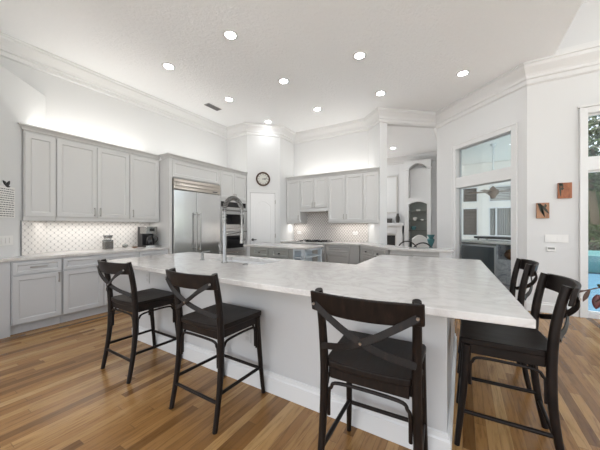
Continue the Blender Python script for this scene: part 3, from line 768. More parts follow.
for lab, x, y, a in (('dark wooden cross-back counter stool, middle one of the three along the island front', -1.545, 1.411, 0),
                     ('dark wooden counter stool in the centre foreground, its cross-back seen square from behind', -0.385, 1.40, 3),
                     ('dark wooden counter stool seen side-on, tucked under the right end of the island', 0.205, 2.065, 90),
                     ('dark wooden counter stool whose back alone rises behind the island top, far right', 0.205, 2.97, 90)):
    c = copy_tree(stool); c.location = (x, y, 0); c.rotation_euler = (0, 0, math.radians(a)); c['label'] = lab

# ------------------------------------------------------------------ ceiling fittings
LG = 'recessed ceiling lights'
def make_can(label, loc):
    t = thing('recessed_light', label, 'ceiling light', loc, 0, LG)
    bm = B(); lathe(bm, [(0.066, -0.001), (0.066, -0.010), (0.094, -0.006), (0.098, -0.001)], seg=28, caps=False); obj('trim_ring', bm, TRIM, t, smooth=True)
    bm = B(); lathe(bm, [(0, -0.005), (0.064, -0.005), (0.064, -0.001), (0, -0.001)], seg=24); obj('diffuser', bm, LAMP, t)
    return t
can = make_can('large round recessed ceiling light left of centre, highest of the left-hand ones', (-2.55, 2.50, CZ))
for lab, x, y in (('round recessed ceiling light farthest left, nearest the left crown moulding', -3.86, 2.50),
                  ('round recessed ceiling light just right of the air vent', -3.87, 3.76),
                  ('round recessed ceiling light mid-ceiling, second to the right of the air vent', -2.59, 3.76),
                  ('round recessed ceiling light at upper right of centre, largest on the right side', -1.27, 3.76),
                  ('round recessed ceiling light directly in front of the pantry clock wall', -3.91, 5.03),
                  ('round recessed ceiling light in the back row in front of the range cabinets', -2.61, 5.03),
                  ('round recessed ceiling light in the back row near the opening to the living room', -1.30, 5.03),
                  ('round recessed ceiling light farthest right, in front of the angled window wall', 0.0, 5.05),
                  ('added recessed ceiling light above the leftmost stools, out of sight overhead', -2.57, 1.24),  # overhead lamps from here are added out of view for more light
                  ('added recessed ceiling light above the island corner, out of sight overhead', -1.28, 2.50),
                  ('added recessed ceiling light above the foreground stool, out of sight overhead', -1.28, 1.24),
                  ('small recessed ceiling light in the living room seen through the opening', -1.88, 8.77),
                  ('added unseen ceiling light in the living room hidden behind the back wall', -3.4, 8.77),  # hidden lamps from here on are added to brighten the living room
                  ('second added unseen ceiling light in the living room hidden behind the back wall', -3.4, 7.3),
                  ('third added unseen ceiling light in the living room hidden behind the pantry', -4.7, 8.0),
                  ('fourth added unseen ceiling light in the living room, hidden just behind the range wall', -2.5, 7.1),
                  ('fifth added unseen ceiling light in the living room, hidden left of the mirror', -2.9, 9.3),
                  ('sixth added unseen ceiling light in the living room, hidden behind the column', -2.4, 8.1)):
    c = copy_tree(can); c.location = (x, y, CZ); c['label'] = lab
t = thing('ceiling_vent', 'small dark rectangular air vent in the ceiling above the refrigerator', 'vent', (-4.40, 3.83, CZ), R90)
bm = B(); box(bm, -0.17, 0.17, -0.07, 0.07, -0.008, -0.001); obj('frame', bm, mat('vent_grey', (0.30, 0.30, 0.30), 0.5), t, 0.002)
for k in range(6):
    bm = B(); vs = box(bm, -0.15, 0.15, -0.055 + k * 0.02, -0.041 + k * 0.02, -0.014, -0.009); obj('slat', bm, mat('vent_slat', (0.16, 0.16, 0.16), 0.5) if 'vent_slat' not in MATS else MATS['vent_slat'], t)

# light strips on and under the cabinets
strip_light('cabinet_top_strip', (-4.90, 2.05, 2.515), 0.05, 1.5, STRIP_POWER * 1.8, True)
strip_light('refrigerator_top_strip', (-4.70, 3.9, 2.515), 0.05, 1.6, STRIP_POWER * 1.2, True)
strip_light('back_cabinet_top_strip', (-2.7, 5.92, 2.475), 1.8, 0.05, STRIP_POWER * 1.6, True)
strip_light('under_cabinet_strip', (-4.93, 2.1, 1.352), 0.04, 1.5, STRIP_POWER, False)
strip_light('under_back_cabinet_strip_left', (-3.69, 5.95, 1.352), 0.3, 0.04, STRIP_POWER * 0.4, False)
strip_light('under_back_cabinet_strip_right', (-2.2, 5.95, 1.352), 0.85, 0.04, STRIP_POWER * 0.7, False)

# ------------------------------------------------------------------ things on walls
t = thing('wall_clock', 'round dark-rimmed wall clock above the pantry door', 'clock', (-4.198 + 0.001, 5.202 - 0.001, 2.44), math.radians(45))
bm = B(); sweep(bm, [(0.155 * math.cos(2 * PI * k / 32), -0.022, 0.155 * math.sin(2 * PI * k / 32)) for k in range(32)], circ(0.020, 8), up=(0, 1, 0), closed=True); obj('rim', bm, WOODD, t, smooth=True)
bm = B(); cyl(bm, (0, -0.001, 0), (0, -0.012, 0), 0.150, 32); obj('face', bm, LAMPSH, t)
bm = B()
for k in range(12):
    a = 2 * PI * k / 12; c_, s_ = math.cos(a), math.sin(a)
    vs = box(bm, -0.022, 0.022, -0.0145, -0.0125, -0.005, 0.005)
    for v in vs:
        x, z = v.co.x + 0.118, v.co.z
        v.co.x, v.co.z = x * c_ - z * s_, x * s_ + z * c_
obj('hour_marks', bm, INK, t)
for ang, ln in ((-0.15, 0.075), (0.25, 0.105)):
    bm = B(); vs = box(bm, -0.02, ln, -0.0175, -0.0155, -0.006, 0.006)
    for v in vs:
        x, z = v.co.x, v.co.z; v.co.x, v.co.z = x * math.cos(ang) - z * math.sin(ang), x * math.sin(ang) + z * math.cos(ang)
    obj('hand', bm, INK, t)

# angled wall: local x runs from the room corner toward the camera, -y into the room
FW = dict(loc=(-5.14, 1.44), rz=math.radians(-45))
def fw(tv): return (-5.14 + tv + 0.0007, 1.44 - tv + 0.0007)
x, y = fw(0.41)
# text sheet (rows of small unreadable lettering)
t = thing('wall_calendar', 'white printed sheet with rows of small dark lettering on the far left wall', 'calendar', (x, y, 1.39), math.radians(-45))
# local +x points back to the corner; sheet spans x in [-0.31, 0], facing +y
bm = B(); box(bm, 0.0, 0.33, 0.001, 0.004, 0.0, 0.37); obj('sheet', bm, PAPER, t)
bm = B()
for r in range(13):
    x = -0.32; z = 0.338 - r * 0.0265
    while x < -0.02:
        w = random.uniform(0.012, 0.04); w = min(w, -0.012 - x)
        box(bm, -x - w, -x, 0.0041, 0.0048, z - 0.0045, z + 0.0045); x += w + 0.009
obj('lettering', bm, INK, t)
x, y = fw(0.49)
t = thing('leaf_hook', 'small black leaf-shaped wall hook above the printed sheet', 'hook', (x, y, 1.765), math.radians(-45))
bm = B()
def leafp(cx, cz, ang, L, Wd):
    pts = []
    for k in range(13):
        s = k / 12; pts.append((L * s, Wd * math.sin(PI * s) ** 0.8))
    pts += [(L * (1 - k / 12), -Wd * math.sin(PI * (1 - k / 12)) ** 0.8) for k in range(1, 12)]
    return [(cx + p * math.cos(ang) - q * math.sin(ang), cz + p * math.sin(ang) + q * math.cos(ang)) for p, q in pts]
for a, L in ((2.0, 0.075), (0.75, 0.085)): vprism(bm, leafp(0, 0, a, L, 0.017), 0.001, 0.008)
vprism(bm, leafp(-0.035, -0.004, 0.05, 0.06, 0.012), 0.001, 0.010)
obj('leaves', bm, BLACK, t)
x, y = fw(0.43)
t = thing('outlet_plate', 'pale multi-gang switch plate low on the far left wall', 'switch plate', (x, y, 1.06), math.radians(-45))
bm = B(); box(bm, 0.0, 0.26, 0.001, 0.006, 0.0, 0.115); obj('plate', bm, PLATE, t, 0.002)
for k in range(4):
    bm = B(); box(bm, 0.026 + k * 0.058, 0.061 + k * 0.058, 0.0061, 0.010, 0.025, 0.09); obj('rocker', bm, PLATE, t, 0.001)

def small_art(label, x0, x1, z0, z1, cols, marks):
    t = thing('wall_plaque', label, 'wall art', (x0, 5.339, z0), 0, 'small wooden plaques on the right wall')
    w, h = x1 - x0, z1 - z0
    bm = B(); box(bm, 0, w, -0.035, -0.001, 0, h); obj('block', bm, cols, t, 0.003)
    bm = B()
    for (cx, cz, a, L, wd) in marks: vprism(bm, [(min(0.98, max(0.02, px)) * w, min(0.98, max(0.02, pz)) * h) for px, pz in leafp(cx, cz, a, L, wd * 1.7)], -0.0385, -0.0355)
    obj('motif', bm, mat('motif_dark', (0.03, 0.035, 0.02), 0.5) if 'motif_dark' not in MATS else MATS['motif_dark'], t)
RUST = mat('rust_wood', (0.40, 0.13, 0.05), 0.5)
_n, _l, _b = nodes(RUST); _l.new(ramp(RUST, noise(RUST, coords(RUST, (6, 6, 2)), 5, 4), [(0.3, (0.20, 0.06, 0.025)), (0.7, (0.42, 0.15, 0.06))]), _b.inputs['Base Color'])
TAN = mat('tan_wood', (0.40, 0.22, 0.12), 0.5)
_n, _l, _b = nodes(TAN); _l.new(ramp(TAN, noise(TAN, coords(TAN, (6, 6, 2)), 5, 4), [(0.3, (0.26, 0.12, 0.06)), (0.7, (0.46, 0.25, 0.14))]), _b.inputs['Base Color'])
small_art('lower square tan plaque with dark crossing leaf blades on the right wall', 0.947, 1.092, 1.405, 1.635, TAN, [(0.1, 0.95, -1.0, 0.95, 0.06), (0.3, 0.92, -0.75, 0.95, 0.05), (0.05, 0.95, -0.35, 0.45, 0.05), (0.6, 0.78, 0.2, 0.2, 0.07), (0.28, 0.98, -1.2, 1.0, 0.05)])
small_art('upper square rust-red plaque with small dark bird mark, nearer the glass door', 1.185, 1.335, 1.69, 1.915, RUST, [(0.02, 0.97, -0.5, 0.45, 0.05), (0.1, 0.97, -1.45, 0.9, 0.035), (0.2, 0.62, 0.1, 0.22, 0.06), (0.02, 0.95, -0.1, 0.4, 0.03)])
t = thing('switch_plate', 'white four-gang light switch plate on the right wall below the plaques', 'switch plate', (1.046, 5.339, 1.05))
bm = B(); box(bm, 0, 0.26, -0.007, -0.001, 0, 0.115); obj('plate', bm, PLATE, t, 0.002)
for k in range(4):
    bm = B(); box(bm, 0.022 + k * 0.058, 0.056 + k * 0.058, -0.011, -0.0071, 0.025, 0.09); obj('rocker', bm, PLATE, t, 0.001)
t = thing('thermostat', 'small white keypad with grey screen below the switch plate', 'thermostat', (1.066, 5.339, 0.917))
bm = B(); box(bm, 0, 0.10, -0.018, -0.001, 0, 0.066); obj('body', bm, PLATE, t, 0.003)
bm = B(); box(bm, 0.012, 0.088, -0.0195, -0.0181, 0.028, 0.056); obj('screen', bm, mat('lcd_grey', (0.25, 0.26, 0.25), 0.3), t)
for lab, x in (('white outlet plate on the patterned backsplash right of the cooktop', -2.18), ('white outlet plate on the backsplash left of the cooktop', -3.72)):
    t = thing('outlet_plate', lab, 'outlet', (x, 6.138, 1.12))
    bm = B(); box(bm, -0.058, 0.058, -0.006, -0.0005, -0.036, 0.036); obj('plate', bm, PLATE, t, 0.002)
    bm = B(); box(bm, -0.04, -0.012, -0.008, -0.0061, -0.016, 0.016); box(bm, 0.012, 0.04, -0.008, -0.0061, -0.016, 0.016); obj('socket', bm, MATS['socket_grey'], t)

# ------------------------------------------------------------------ things on the left counter
t = thing('glass_canister', 'square glass canister of coffee beans on the left counter', 'canister', (-4.93, 2.14, 0.9145), R90)
bm = B(); prism(bm, [(-0.06, -0.05), (-0.05, -0.06), (0.05, -0.06), (0.06, -0.05), (0.06, 0.05), (0.05, 0.06), (-0.05, 0.06), (-0.06, 0.05)], 0, 0.15); lathe(bm, [(0.048, 0.1505), (0.05, 0.18)], seg=20); obj('jar', bm, GLASSY, t, 0.004)
bm = B(); prism(bm, [(-0.052, -0.052), (0.052, -0.052), (0.052, 0.052), (-0.052, 0.052)], 0.006, 0.125); obj('coffee_beans', bm, BEANS, t)
bm = B(); lathe(bm, [(0.0, 0.181), (0.055, 0.181), (0.058, 0.19), (0.058, 0.205), (0.068, 0.21), (0.068, 0.225), (0.0, 0.232)], seg=22); obj('lid', bm, CHROME, t, smooth=True)
bm = B(); lathe(bm, [(0.047, 0.13), (0.047, 0.148)], seg=20, caps=False); obj('band', bm, BLACK, t)
t = thing('coffee_maker', 'black and steel drip coffee maker at the right end of the left counter', 'coffee maker', (-4.90, 2.76, 0.9145), R90)
bm = B(); box(bm, -0.10, 0.10, -0.02, 0.13, 0, 0.36); box(bm, -0.10, 0.10, -0.15, -0.02, 0, 0.035); obj('body', bm, BLACK, t, 0.006)
bm = B(); box(bm, -0.102, 0.102, -0.155, 0.05, 0.235, 0.365); obj('brew_head', bm, CHROME, t, 0.008)
bm = B(); box(bm, -0.045, 0.045, -0.158, -0.1555, 0.28, 0.335); obj('display', bm, BGLASS, t)
bm = B(); lathe(bm, [(0.0, 0.036), (0.066, 0.036), (0.074, 0.07), (0.070, 0.14), (0.05, 0.175), (0.052, 0.20), (0.0, 0.20)], (0, -0.088, 0), 22); ca = obj('carafe', bm, BGLASS, t, smooth=True)
bm = B(); sweep(bm, spline([(0.055, -0.125, 0.18), (0.085, -0.165, 0.175), (0.09, -0.17, 0.12), (0.07, -0.135, 0.08)], 5), rect(0.014, 0.018)); obj('handle', bm, BLACK, ca)
bm = B(); cyl(bm, (0, -0.088, 0.0352), (0, -0.088, 0.0358), 0.06, 20); box(bm, -0.103, 0.103, -0.153, -0.1505, 0.003, 0.030); obj('base_trim', bm, STEEL, t)
t = thing('glass_bowl', 'small clear glass bowl between canister and coffee maker', 'bowl', (-4.93, 2.40, 0.9145))
bm = B(); lathe(bm, [(0, 0), (0.03, 0), (0.042, 0.04), (0.046, 0.055), (0.042, 0.055), (0.036, 0.035), (0, 0.008)], seg=20); obj('bowl', bm, GLASSY, t, smooth=True)
bm = B(); lathe(bm, [(0.047, 0.0555), (0.02, 0.07), (0.008, 0.075), (0, 0.088)], seg=18); obj('lid', bm, GLASSY, t, smooth=True)
bm = B(); lathe(bm, [(0, 0), (0.035, 0), (0.05, 0.018), (0.046, 0.018), (0.03, 0.006), (0, 0.006)], seg=20)
o = tag(obj('wooden_dish', bm, mat('brown_dish', (0.20, 0.08, 0.03), 0.4), smooth=True), 'small low brown wooden dish beside the coffee maker', 'dish'); o.location = (-4.88, 2.535, 0.9145)

# ------------------------------------------------------------------ living room beyond the opening
FY = 10.098
t = thing('fireplace', 'white fireplace with black firebox in the living room beyond', 'fireplace', (-2.42, FY, 0))
bm = B(); box(bm, -0.75, -0.42, -0.14, 0, 0, 1.30); box(bm, 0.40, 0.62, -0.14, 0, 0, 1.30); box(bm, -0.75, 0.62, -0.14, 0, 1.02, 1.30); obj('surround', bm, TRIM, t, 0.004)
bm = B(); box(bm, -0.42, 0.42, -0.04, 0, 0, 1.02); obj('stone_facing', bm, mat('pale_stone', (0.62, 0.63, 0.61), 0.3), t)
bm = B(); box(bm, -0.36, 0.34, -0.05, -0.041, 0.0, 0.95); obj('firebox', bm, FIREB, t)
bm = B(); box(bm, -0.80, 0.67, -0.22, 0, 1.301, 1.36); box(bm, -0.77, 0.64, -0.18, 0, 1.361, 1.40); obj('mantel_shelf', bm, TRIM, t, 0.004)
for x in (-0.585, 0.51):
    bm = B(); box(bm, x - 0.09, x + 0.09, -0.17, -0.141, 0.0, 1.30); obj('pilaster', bm, TRIM, t, 0.004)
t = thing('wall_mirror', 'tall pale framed mirror above the fireplace mantel', 'mirror', (-2.42, FY - 0.002, 1.75))
bm = B(); box(bm, -0.42, 0.42, -0.03, 0, 0, 0.05); box(bm, -0.42, 0.42, -0.03, 0, 1.30, 1.35); box(bm, -0.42, -0.37, -0.03, 0, 0.05, 1.30); box(bm, 0.37, 0.42, -0.03, 0, 0.05, 1.30); obj('frame', bm, mat('pale_frame', (0.55, 0.54, 0.52), 0.4), t, 0.004)
bm = B(); box(bm, -0.37, 0.37, -0.015, -0.002, 0.05, 1.30); obj('glass', bm, mat('mirror_pale', (0.72, 0.73, 0.73), 0.15), t)
t = thing('mantel_vase', 'small dark vase at the right of the mantel', 'vase', (-1.98, FY - 0.10, 1.4005))
bm = B(); lathe(bm, [(0, 0), (0.05, 0), (0.075, 0.10), (0.07, 0.2), (0.035, 0.28), (0.045, 0.33), (0.03, 0.33), (0, 0.3)], seg=16); obj('body', bm, mat('bronze_dark', (0.05, 0.045, 0.04), 0.4), t, smooth=True)
t = thing('mantel_box', 'small dark box at the left of the mantel', 'box', (-2.28, FY - 0.10, 1.4005))
bm = B(); box(bm, -0.10, 0.10, -0.05, 0.05, 0, 0.13); obj('body', bm, MATS['bronze_dark'], t, 0.004)
bm = B(); box(bm, -0.104, 0.104, -0.054, 0.054, 0.1305, 0.16); obj('lid', bm, MATS['bronze_dark'], t, 0.004)
# arched built-in bookcase
t = thing('bookcase', 'tall arched white built-in niche with grey-green shelves in the living room', 'bookcase', (-1.30, FY, 0))
bm = B()
hw, ow, arch_z, rise = 0.285, 0.42, 2.02, 0.09
box(bm, -ow, -hw, -0.30, 0, 0, 3.25); box(bm, hw, ow - 0.02, -0.30, 0, 0, 3.25); box(bm, -hw, hw, -0.10, 0, 2.13, 3.25)
P = [(-hw, 2.25)] + [(-hw + 2 * hw * k / 12, arch_z + rise * math.sin(PI * k / 12)) for k in range(13)] + [(hw, 2.25)]
vprism(bm, P, -0.30, -0.101)
P = [(-ow, 3.50)] + [(-ow, 3.25)] + [(-hw + 2 * hw * k / 12, 3.25 + 0.15 * math.sin(PI * k / 12)) for k in range(13)] + [(ow - 0.02, 3.25), (ow - 0.02, 3.50)]
vprism(bm, P, -0.30, -0.001)
obj('surround', bm, TRIM, t)
bm = B(); box(bm, -ow - 0.015, -hw + 0.02, -0.34, -0.301, 3.18, 3.25); box(bm, hw - 0.02, ow + 0.02, -0.34, -0.301, 3.18, 3.25); obj('capitals', bm, TRIM, t, 0.01)
bm = B(); box(bm, -hw, hw, -0.02, -0.001, 0, 2.12); obj('back_panel', bm, SHELFG, t)
shz = [0.45, 0.80, 1.13, 1.45, 1.77]
for z in shz:
    bm = B(); box(bm, -hw + 0.001, hw - 0.001, -0.27, -0.021, z, z + 0.022); obj('shelf', bm, mat('shelf_dark', (0.13, 0.14, 0.13), 0.4) if 'shelf_dark' not in MATS else MATS['shelf_dark'], t)
shelf_items = [(-0.10, 1.472, 0.07, 0.11, LINEN, 'white bowl on the second shelf of the arched bookcase'), (0.12, 1.472, 0.05, 0.05, LINEN, 'small white dish on the right of the second bookcase shelf'),
               (-0.15, 1.152, 0.08, 0.13, TEAL, 'teal jar on the middle bookcase shelf'), (0.05, 0.822, 0.09, 0.07, LINEN, 'white dish on the fourth bookcase shelf'),
               (-0.14, 0.472, 0.08, 0.24, TEAL, 'teal vase on the lowest visible bookcase shelf'), (0.0, 1.792, 0.07, 0.06, LINEN, 'pale dish on the top bookcase shelf')]
for x, z, r, h, m, lab in shelf_items:
    bm = B(); lathe(bm, [(0, 0), (r * 0.55, 0), (r, h * 0.6), (r * 0.9, h), (r * 0.75, h), (r * 0.7, h * 0.6), (0, h * 0.2)], seg=16)
    o = tag(obj('shelf_bowl', bm, m, smooth=True), lab, 'bowl', 'ornaments in the arched bookcase'); o.location = (-1.30 + x, FY - 0.15, z + 0.0005)
# dining set just beyond the peninsula
t = thing('armchair', 'white upholstered wing chair seen over the peninsula counter', 'chair', (-0.94, 7.75, 0), math.radians(20))
bm = B()
pts = arch(-0.19, 0.19, 0.42, 0.95, 0.10)
vprism(bm, pts, 0.14, 0.22); obj('backrest', bm, LINEN, t, 0.03, seg=3)
bm = B(); box(bm, -0.24, 0.24, -0.26, 0.138, 0.36, 0.47); obj('seat', bm, LINEN, t, 0.03, seg=3)
for x, y in ((-0.2, -0.22), (0.2, -0.22), (-0.2, 0.17), (0.2, 0.17)):
    bm = B(); cyl(bm, (x, y, 0), (x, y, 0.36), 0.018, 10, 0.024); obj('leg', bm, DARK, t)
def bent_chair(lab, x, y, a):
    t = thing('bentwood_chair', lab, 'chair', (x, y, 0), math.radians(a), 'black bentwood chairs in the living room')
    bm = B(); lathe(bm, [(0, 0.43), (0.20, 0.43), (0.21, 0.445), (0.20, 0.46), (0, 0.46)], seg=24); obj('seat', bm, LINEN, t, smooth=True)
    bm = B(); pts = [(0.23 * math.cos(PI * k / 14), 0.05 + 0.17 * math.sin(PI * k / 14), 0.66 + 0.24 * math.sin(PI * k / 14)) for k in range(15)]
    sweep(bm, [(0.2, 0.03, 0.46)] + pts + [(-0.2, 0.03, 0.46)], circ(0.016, 8), up=(0, 1, 0.2)); obj('back_hoop', bm, BLACK, t, smooth=True)
    for x, y in ((-0.15, -0.13), (0.15, -0.13), (-0.14, 0.14), (0.14, 0.14)):
        bm = B(); cyl(bm, (x * 1.2, y * 1.2, 0), (x, y, 0.43), 0.014, 8, 0.018); obj('leg', bm, BLACK, t)
bent_chair('left black bentwood chair, its round back just showing over the peninsula counter', -1.17, 7.12, 15)
bent_chair('right black bentwood chair in front of the white wing chair', -0.82, 6.60, -10)
t = thing('side_table', 'round dark table carrying the teal vase behind the peninsula', 'table', (-0.66, 7.2, 0))
bm = B(); lathe(bm, [(0, 0.73), (0.15, 0.73), (0.15, 0.76), (0, 0.76)], seg=28); obj('top', bm, DARK, t)
bm = B(); cyl(bm, (0, 0, 0.02), (0, 0, 0.73), 0.03, 14); obj('pedestal', bm, DARK, t)
bm = B(); lathe(bm, [(0, 0), (0.13, 0), (0.13, 0.02), (0, 0.02)], seg=24); obj('foot', bm, DARK, t)
t = thing('table_vase', 'teal glass vase with a pale blue flared rim, right of the wing chair', 'vase', (-0.66, 7.2, 0.7605))
bm = B(); lathe(bm, [(0, 0), (0.05, 0), (0.03, 0.04), (0.07, 0.14), (0.085, 0.20), (0.05, 0.24), (0.09, 0.32), (0.07, 0.32), (0.035, 0.24), (0, 0.1)], seg=18); obj('body', bm, TEAL, t, smooth=True)

# ------------------------------------------------------------------ plant at the right edge
t = thing('plant_stand', 'small round white pedestal stand holding the red-leaved plant at the right edge', 'stand', (1.36, 3.28, 0))
bm = B(); lathe(bm, [(0, 0.58), (0.18, 0.58), (0.18, 0.605), (0, 0.605)], seg=28); obj('top', bm, TRIM, t)
bm = B(); lathe(bm, [(0.14, 0), (0.14, 0.02), (0.03, 0.06), (0.025, 0.55), (0.06, 0.579)], seg=20); obj('pedestal', bm, TRIM, t, smooth=True)
t = thing('potted_plant', 'plant with drooping dark red and brown leaves reaching in at the right edge', 'plant', (1.36, 3.28, 0.6055))
bm = B(); lathe(bm, [(0, 0), (0.06, 0), (0.085, 0.14), (0.09, 0.15), (0.078, 0.15), (0.06, 0.12), (0, 0.12)], seg=22); obj('pot', bm, LINEN, t, smooth=True)
stems = [((0, 0, 0.125), (-0.15, -0.06, 0.26), (-0.36, -0.13, 0.20), (-0.565, -0.20, 0.135)), ((0, 0, 0.125), (-0.12, -0.08, 0.24), (-0.30, -0.14, 0.16), (-0.45, -0.19, 0.07)), ((0.02, 0, 0.125), (0.05, 0.05, 0.3), (0.2, 0.1, 0.3), (0.3, 0.12, 0.2))]
bm = B()
for s in stems: sweep(bm, spline(s, 6), circ(0.005, 6), up=(0.1, 0.9, 0.3))
obj('stems', bm, BLEAF, t, smooth=True)
def leaf3(bm, p, d, L, Wd, droop):
    p = Vector(p); d = Vector(d).normalized(); side = d.cross(Vector((0, 0.75, 0.65))).normalized(); nn = side.cross(d)
    n = 8; L_ = []; R_ = []; C_ = []
    for k in range(n + 1):
        s = k / n; c = p + d * L * s + Vector((0, 0, -droop * s * s)); w = Wd * math.sin(PI * min(1, 0.06 + s * 0.94)) ** 0.7
        C_.append(bm.verts.new(c)); L_.append(bm.verts.new(c + side * w + nn * 0.006)); R_.append(bm.verts.new(c - side * w + nn * 0.006))
    for k in range(n):
        bm.faces.new((C_[k], C_[k + 1], L_[k + 1], L_[k])); bm.faces.new((R_[k], R_[k + 1], C_[k + 1], C_[k]))
for p, d, L, w, m in (((-0.50, -0.18, 0.15), (-1, -0.3, -0.25), 0.085, 0.018, BLEAF), ((-0.47, -0.18, 0.16), (-0.5, -0.3, -0.8), 0.10, 0.024, BLEAF), ((-0.42, -0.17, 0.13), (-0.2, -0.2, -1), 0.11, 0.034, RLEAF), ((-0.55, -0.2, 0.138), (-1, -0.3, 0.25), 0.05, 0.010, LEAF),
                      ((-0.36, -0.16, 0.11), (0.1, -0.2, -1), 0.11, 0.034, RLEAF), ((-0.33, -0.14, 0.15), (0.2, -0.2, -0.9), 0.12, 0.034, BLEAF), ((-0.25, -0.1, 0.2), (0.0, -0.3, -0.9), 0.12, 0.03, RLEAF), ((-0.4, -0.15, 0.185), (-0.4, 0.1, 0.6), 0.04, 0.012, LEAF), ((0.25, 0.12, 0.25), (0.5, 0, -0.8), 0.12, 0.03, RLEAF), ((-0.1, -0.03, 0.22), (-0.3, 0, 0.8), 0.10, 0.02, LEAF)):
    bm = B(); leaf3(bm, p, d, L, w, 0.01)
    o = obj('leaf', bm, m, t, smooth=True); o.modifiers.new('thick', 'SOLIDIFY').thickness = 0.0015

# ------------------------------------------------------------------ outside: covered patio behind the window wall
bm = B(); prism(bm, [(-0.368, 6.73), (0.895, 5.465), (1.41, 5.465), (1.41, 11.0), (-0.368, 11.0)], -0.14, -0.02); struct('patio_floor', bm, BOUNCE)
bm = B(); prism(bm, [(-0.36, 6.76), (0.90, 5.52), (1.42, 5.52), (1.42, 11.1), (-0.36, 11.1)], 3.42, 3.5); struct('patio_ceiling', bm, STUCCO)
bm = B()
box(bm, -0.6, 1.41, 11.0, 11.15, -0.02, 0.95); box(bm, -0.6, 1.41, 11.0, 11.15, 2.62, 3.42); box(bm, -0.6, 1.41, 11.0, 11.15, 1.91, 2.10)
for a, b in ((-0.6, -0.02), (0.44, 0.74), (1.36, 1.41)): box(bm, a, b, 10.985, 11.16, -0.02, 3.42)
struct('wall_patio', bm, STUCCO)
k = 2
for (xa, xb) in ((-0.02, 0.44), (0.74, 1.36)):
    for za, zb in ((0.95, 1.91), (2.10, 2.62)):
        k += 1
        w = sempty('window_%d' % k, (xa, 11.05, za))
        bm = B(); ww, hh = xb - xa, zb - za; f = 0.035
        box(bm, 0, ww, -0.04, 0.0, 0, f); box(bm, 0, ww, -0.04, 0, hh - f, hh); box(bm, 0, f, -0.04, 0, f, hh - f); box(bm, ww - f, ww, -0.04, 0, f, hh - f)
        if zb < 2.2 and xa > 0.5: box(bm, ww * 0.33 - 0.02, ww * 0.33 + 0.02, -0.04, 0, f, hh - f)
        obj('frame', bm, TRIM, w)
        bm = B()
        if xa < 0.5 or zb > 2.2:
            n = int(hh / 0.05)
            for q in range(n):
                vs = box(bm, f, ww - f, 0.01, 0.03, q * hh / n, (q + 0.8) * hh / n)
            obj('blind', bm, SHADE if xa < 0.5 else mat('pale_blind', (0.55, 0.53, 0.5), 0.7), w)
        else:
            for q in range(9):
                xx = f + (ww - 2 * f) * q / 9; cyl(bm, (xx + 0.03, 0.05, 0.02), (xx + 0.03, 0.05, hh - 0.02), 0.03, 8)
            obj('curtain', bm, mat('curtain_grey', (0.36, 0.35, 0.33), 0.9), w)
        bm = B(); box(bm, 0, ww, 0.09, 0.10, 0, hh); obj('pane', bm, BGLASS, w)
# ceiling fan
t = thing('ceiling_fan', 'brown ceiling fan on a long rod seen through the angled window', 'ceiling fan', (0.67, 8.58, 0))
bm = B(); cyl(bm, (0, 0, 2.32), (0, 0, 3.36), 0.018, 10); obj('downrod', bm, TRIM, t)
bm = B(); lathe(bm, [(0, 3.42), (0.07, 3.42), (0.06, 3.36), (0.018, 3.34)], seg=16); obj('canopy', bm, TRIM, t, smooth=True)
bm = B(); lathe(bm, [(0, 2.00), (0.05, 2.01), (0.075, 2.08), (0.115, 2.11), (0.125, 2.15), (0.125, 2.21), (0.07, 2.25), (0.02, 2.32)], seg=20); obj('motor', bm, FANM, t, smooth=True)
for k in range(5):
    a = 2 * PI * k / 5 + 0.45
    bm = B(); vs = box(bm, 0.12, 0.56, -0.055, 0.055, 2.175, 2.183)
    bmesh.ops.rotate(bm, cent=(0, 0, 2.195), matrix=Matrix.Rotation(0.2, 3, 'X'), verts=bm.verts); bmesh.ops.rotate(bm, cent=(0, 0, 0), matrix=Matrix.Rotation(a, 3, 'Z'), verts=bm.verts)
    obj('blade', bm, FANM, t)
for lab, x, y in (('added unseen lamp in the patio ceiling above the outdoor counter, hidden by the window head', 0.60, 5.97), ('added unseen lamp in the patio ceiling left of the other one, hidden by the window wall', 0.08, 6.50)):
    c = copy_tree(can); c.location = (x, y, 3.42); c['label'] = lab; c['group'] = 'added patio lamps'  # unseen lamps added to brighten the patio
# outdoor kitchen against the window (local frame of the window wall shifted outward)
def ok(name, label, cat):
    t = thing(name, label, cat, (0.842 + 0.11, 5.34 + 0.11, -0.02), WW['rz']); return t
t = ok('outdoor_counter', 'pale stone outdoor counter seen through the angled window', 'counter')
bm = B(); box(bm, 0.16, 1.62, -0.68, -0.05, 0.985, 1.03); obj('top', bm, mat('outdoor_stone', (0.82, 0.80, 0.76), 0.5), t, 0.004)
MS = mat('grey_white_stone', (0.55, 0.57, 0.62), 0.2)
_n, _l, _b = nodes(MS); _l.new(ramp(MS, noise(MS, coords(MS), 5, 6, 0.7, 1.5), [(0.35, (0.25, 0.27, 0.32)), (0.5, (0.56, 0.58, 0.62)), (0.7, (0.75, 0.76, 0.78))]), _b.inputs['Base Color'])
bm = B(); box(bm, 0.16, 0.70, -0.64, -0.08, 0.0, 0.72); box(bm, 0.665, 0.70, -0.64, -0.08, 0.72, 0.984); box(bm, 0.16, 0.665, -0.64, -0.58, 0.72, 0.984); box(bm, 1.56, 1.60, -0.64, -0.08, 0, 0.984); box(bm, 0.16, 0.20, -0.575, -0.08, 0.72, 0.984); obj('base', bm, MS, t)
bm = B(); box(bm, 0.201, 0.664, -0.579, -0.57, 0.721, 0.983); obj('niche_back', bm, SHADE, t)
t = ok('outdoor_refrigerator', 'dark grey undercounter refrigerator below the outdoor counter', 'refrigerator')
bm = B(); box(bm, 0.705, 1.55, -0.64, -0.10, 0.02, 0.95); obj('body', bm, STEELD, t, 0.003)
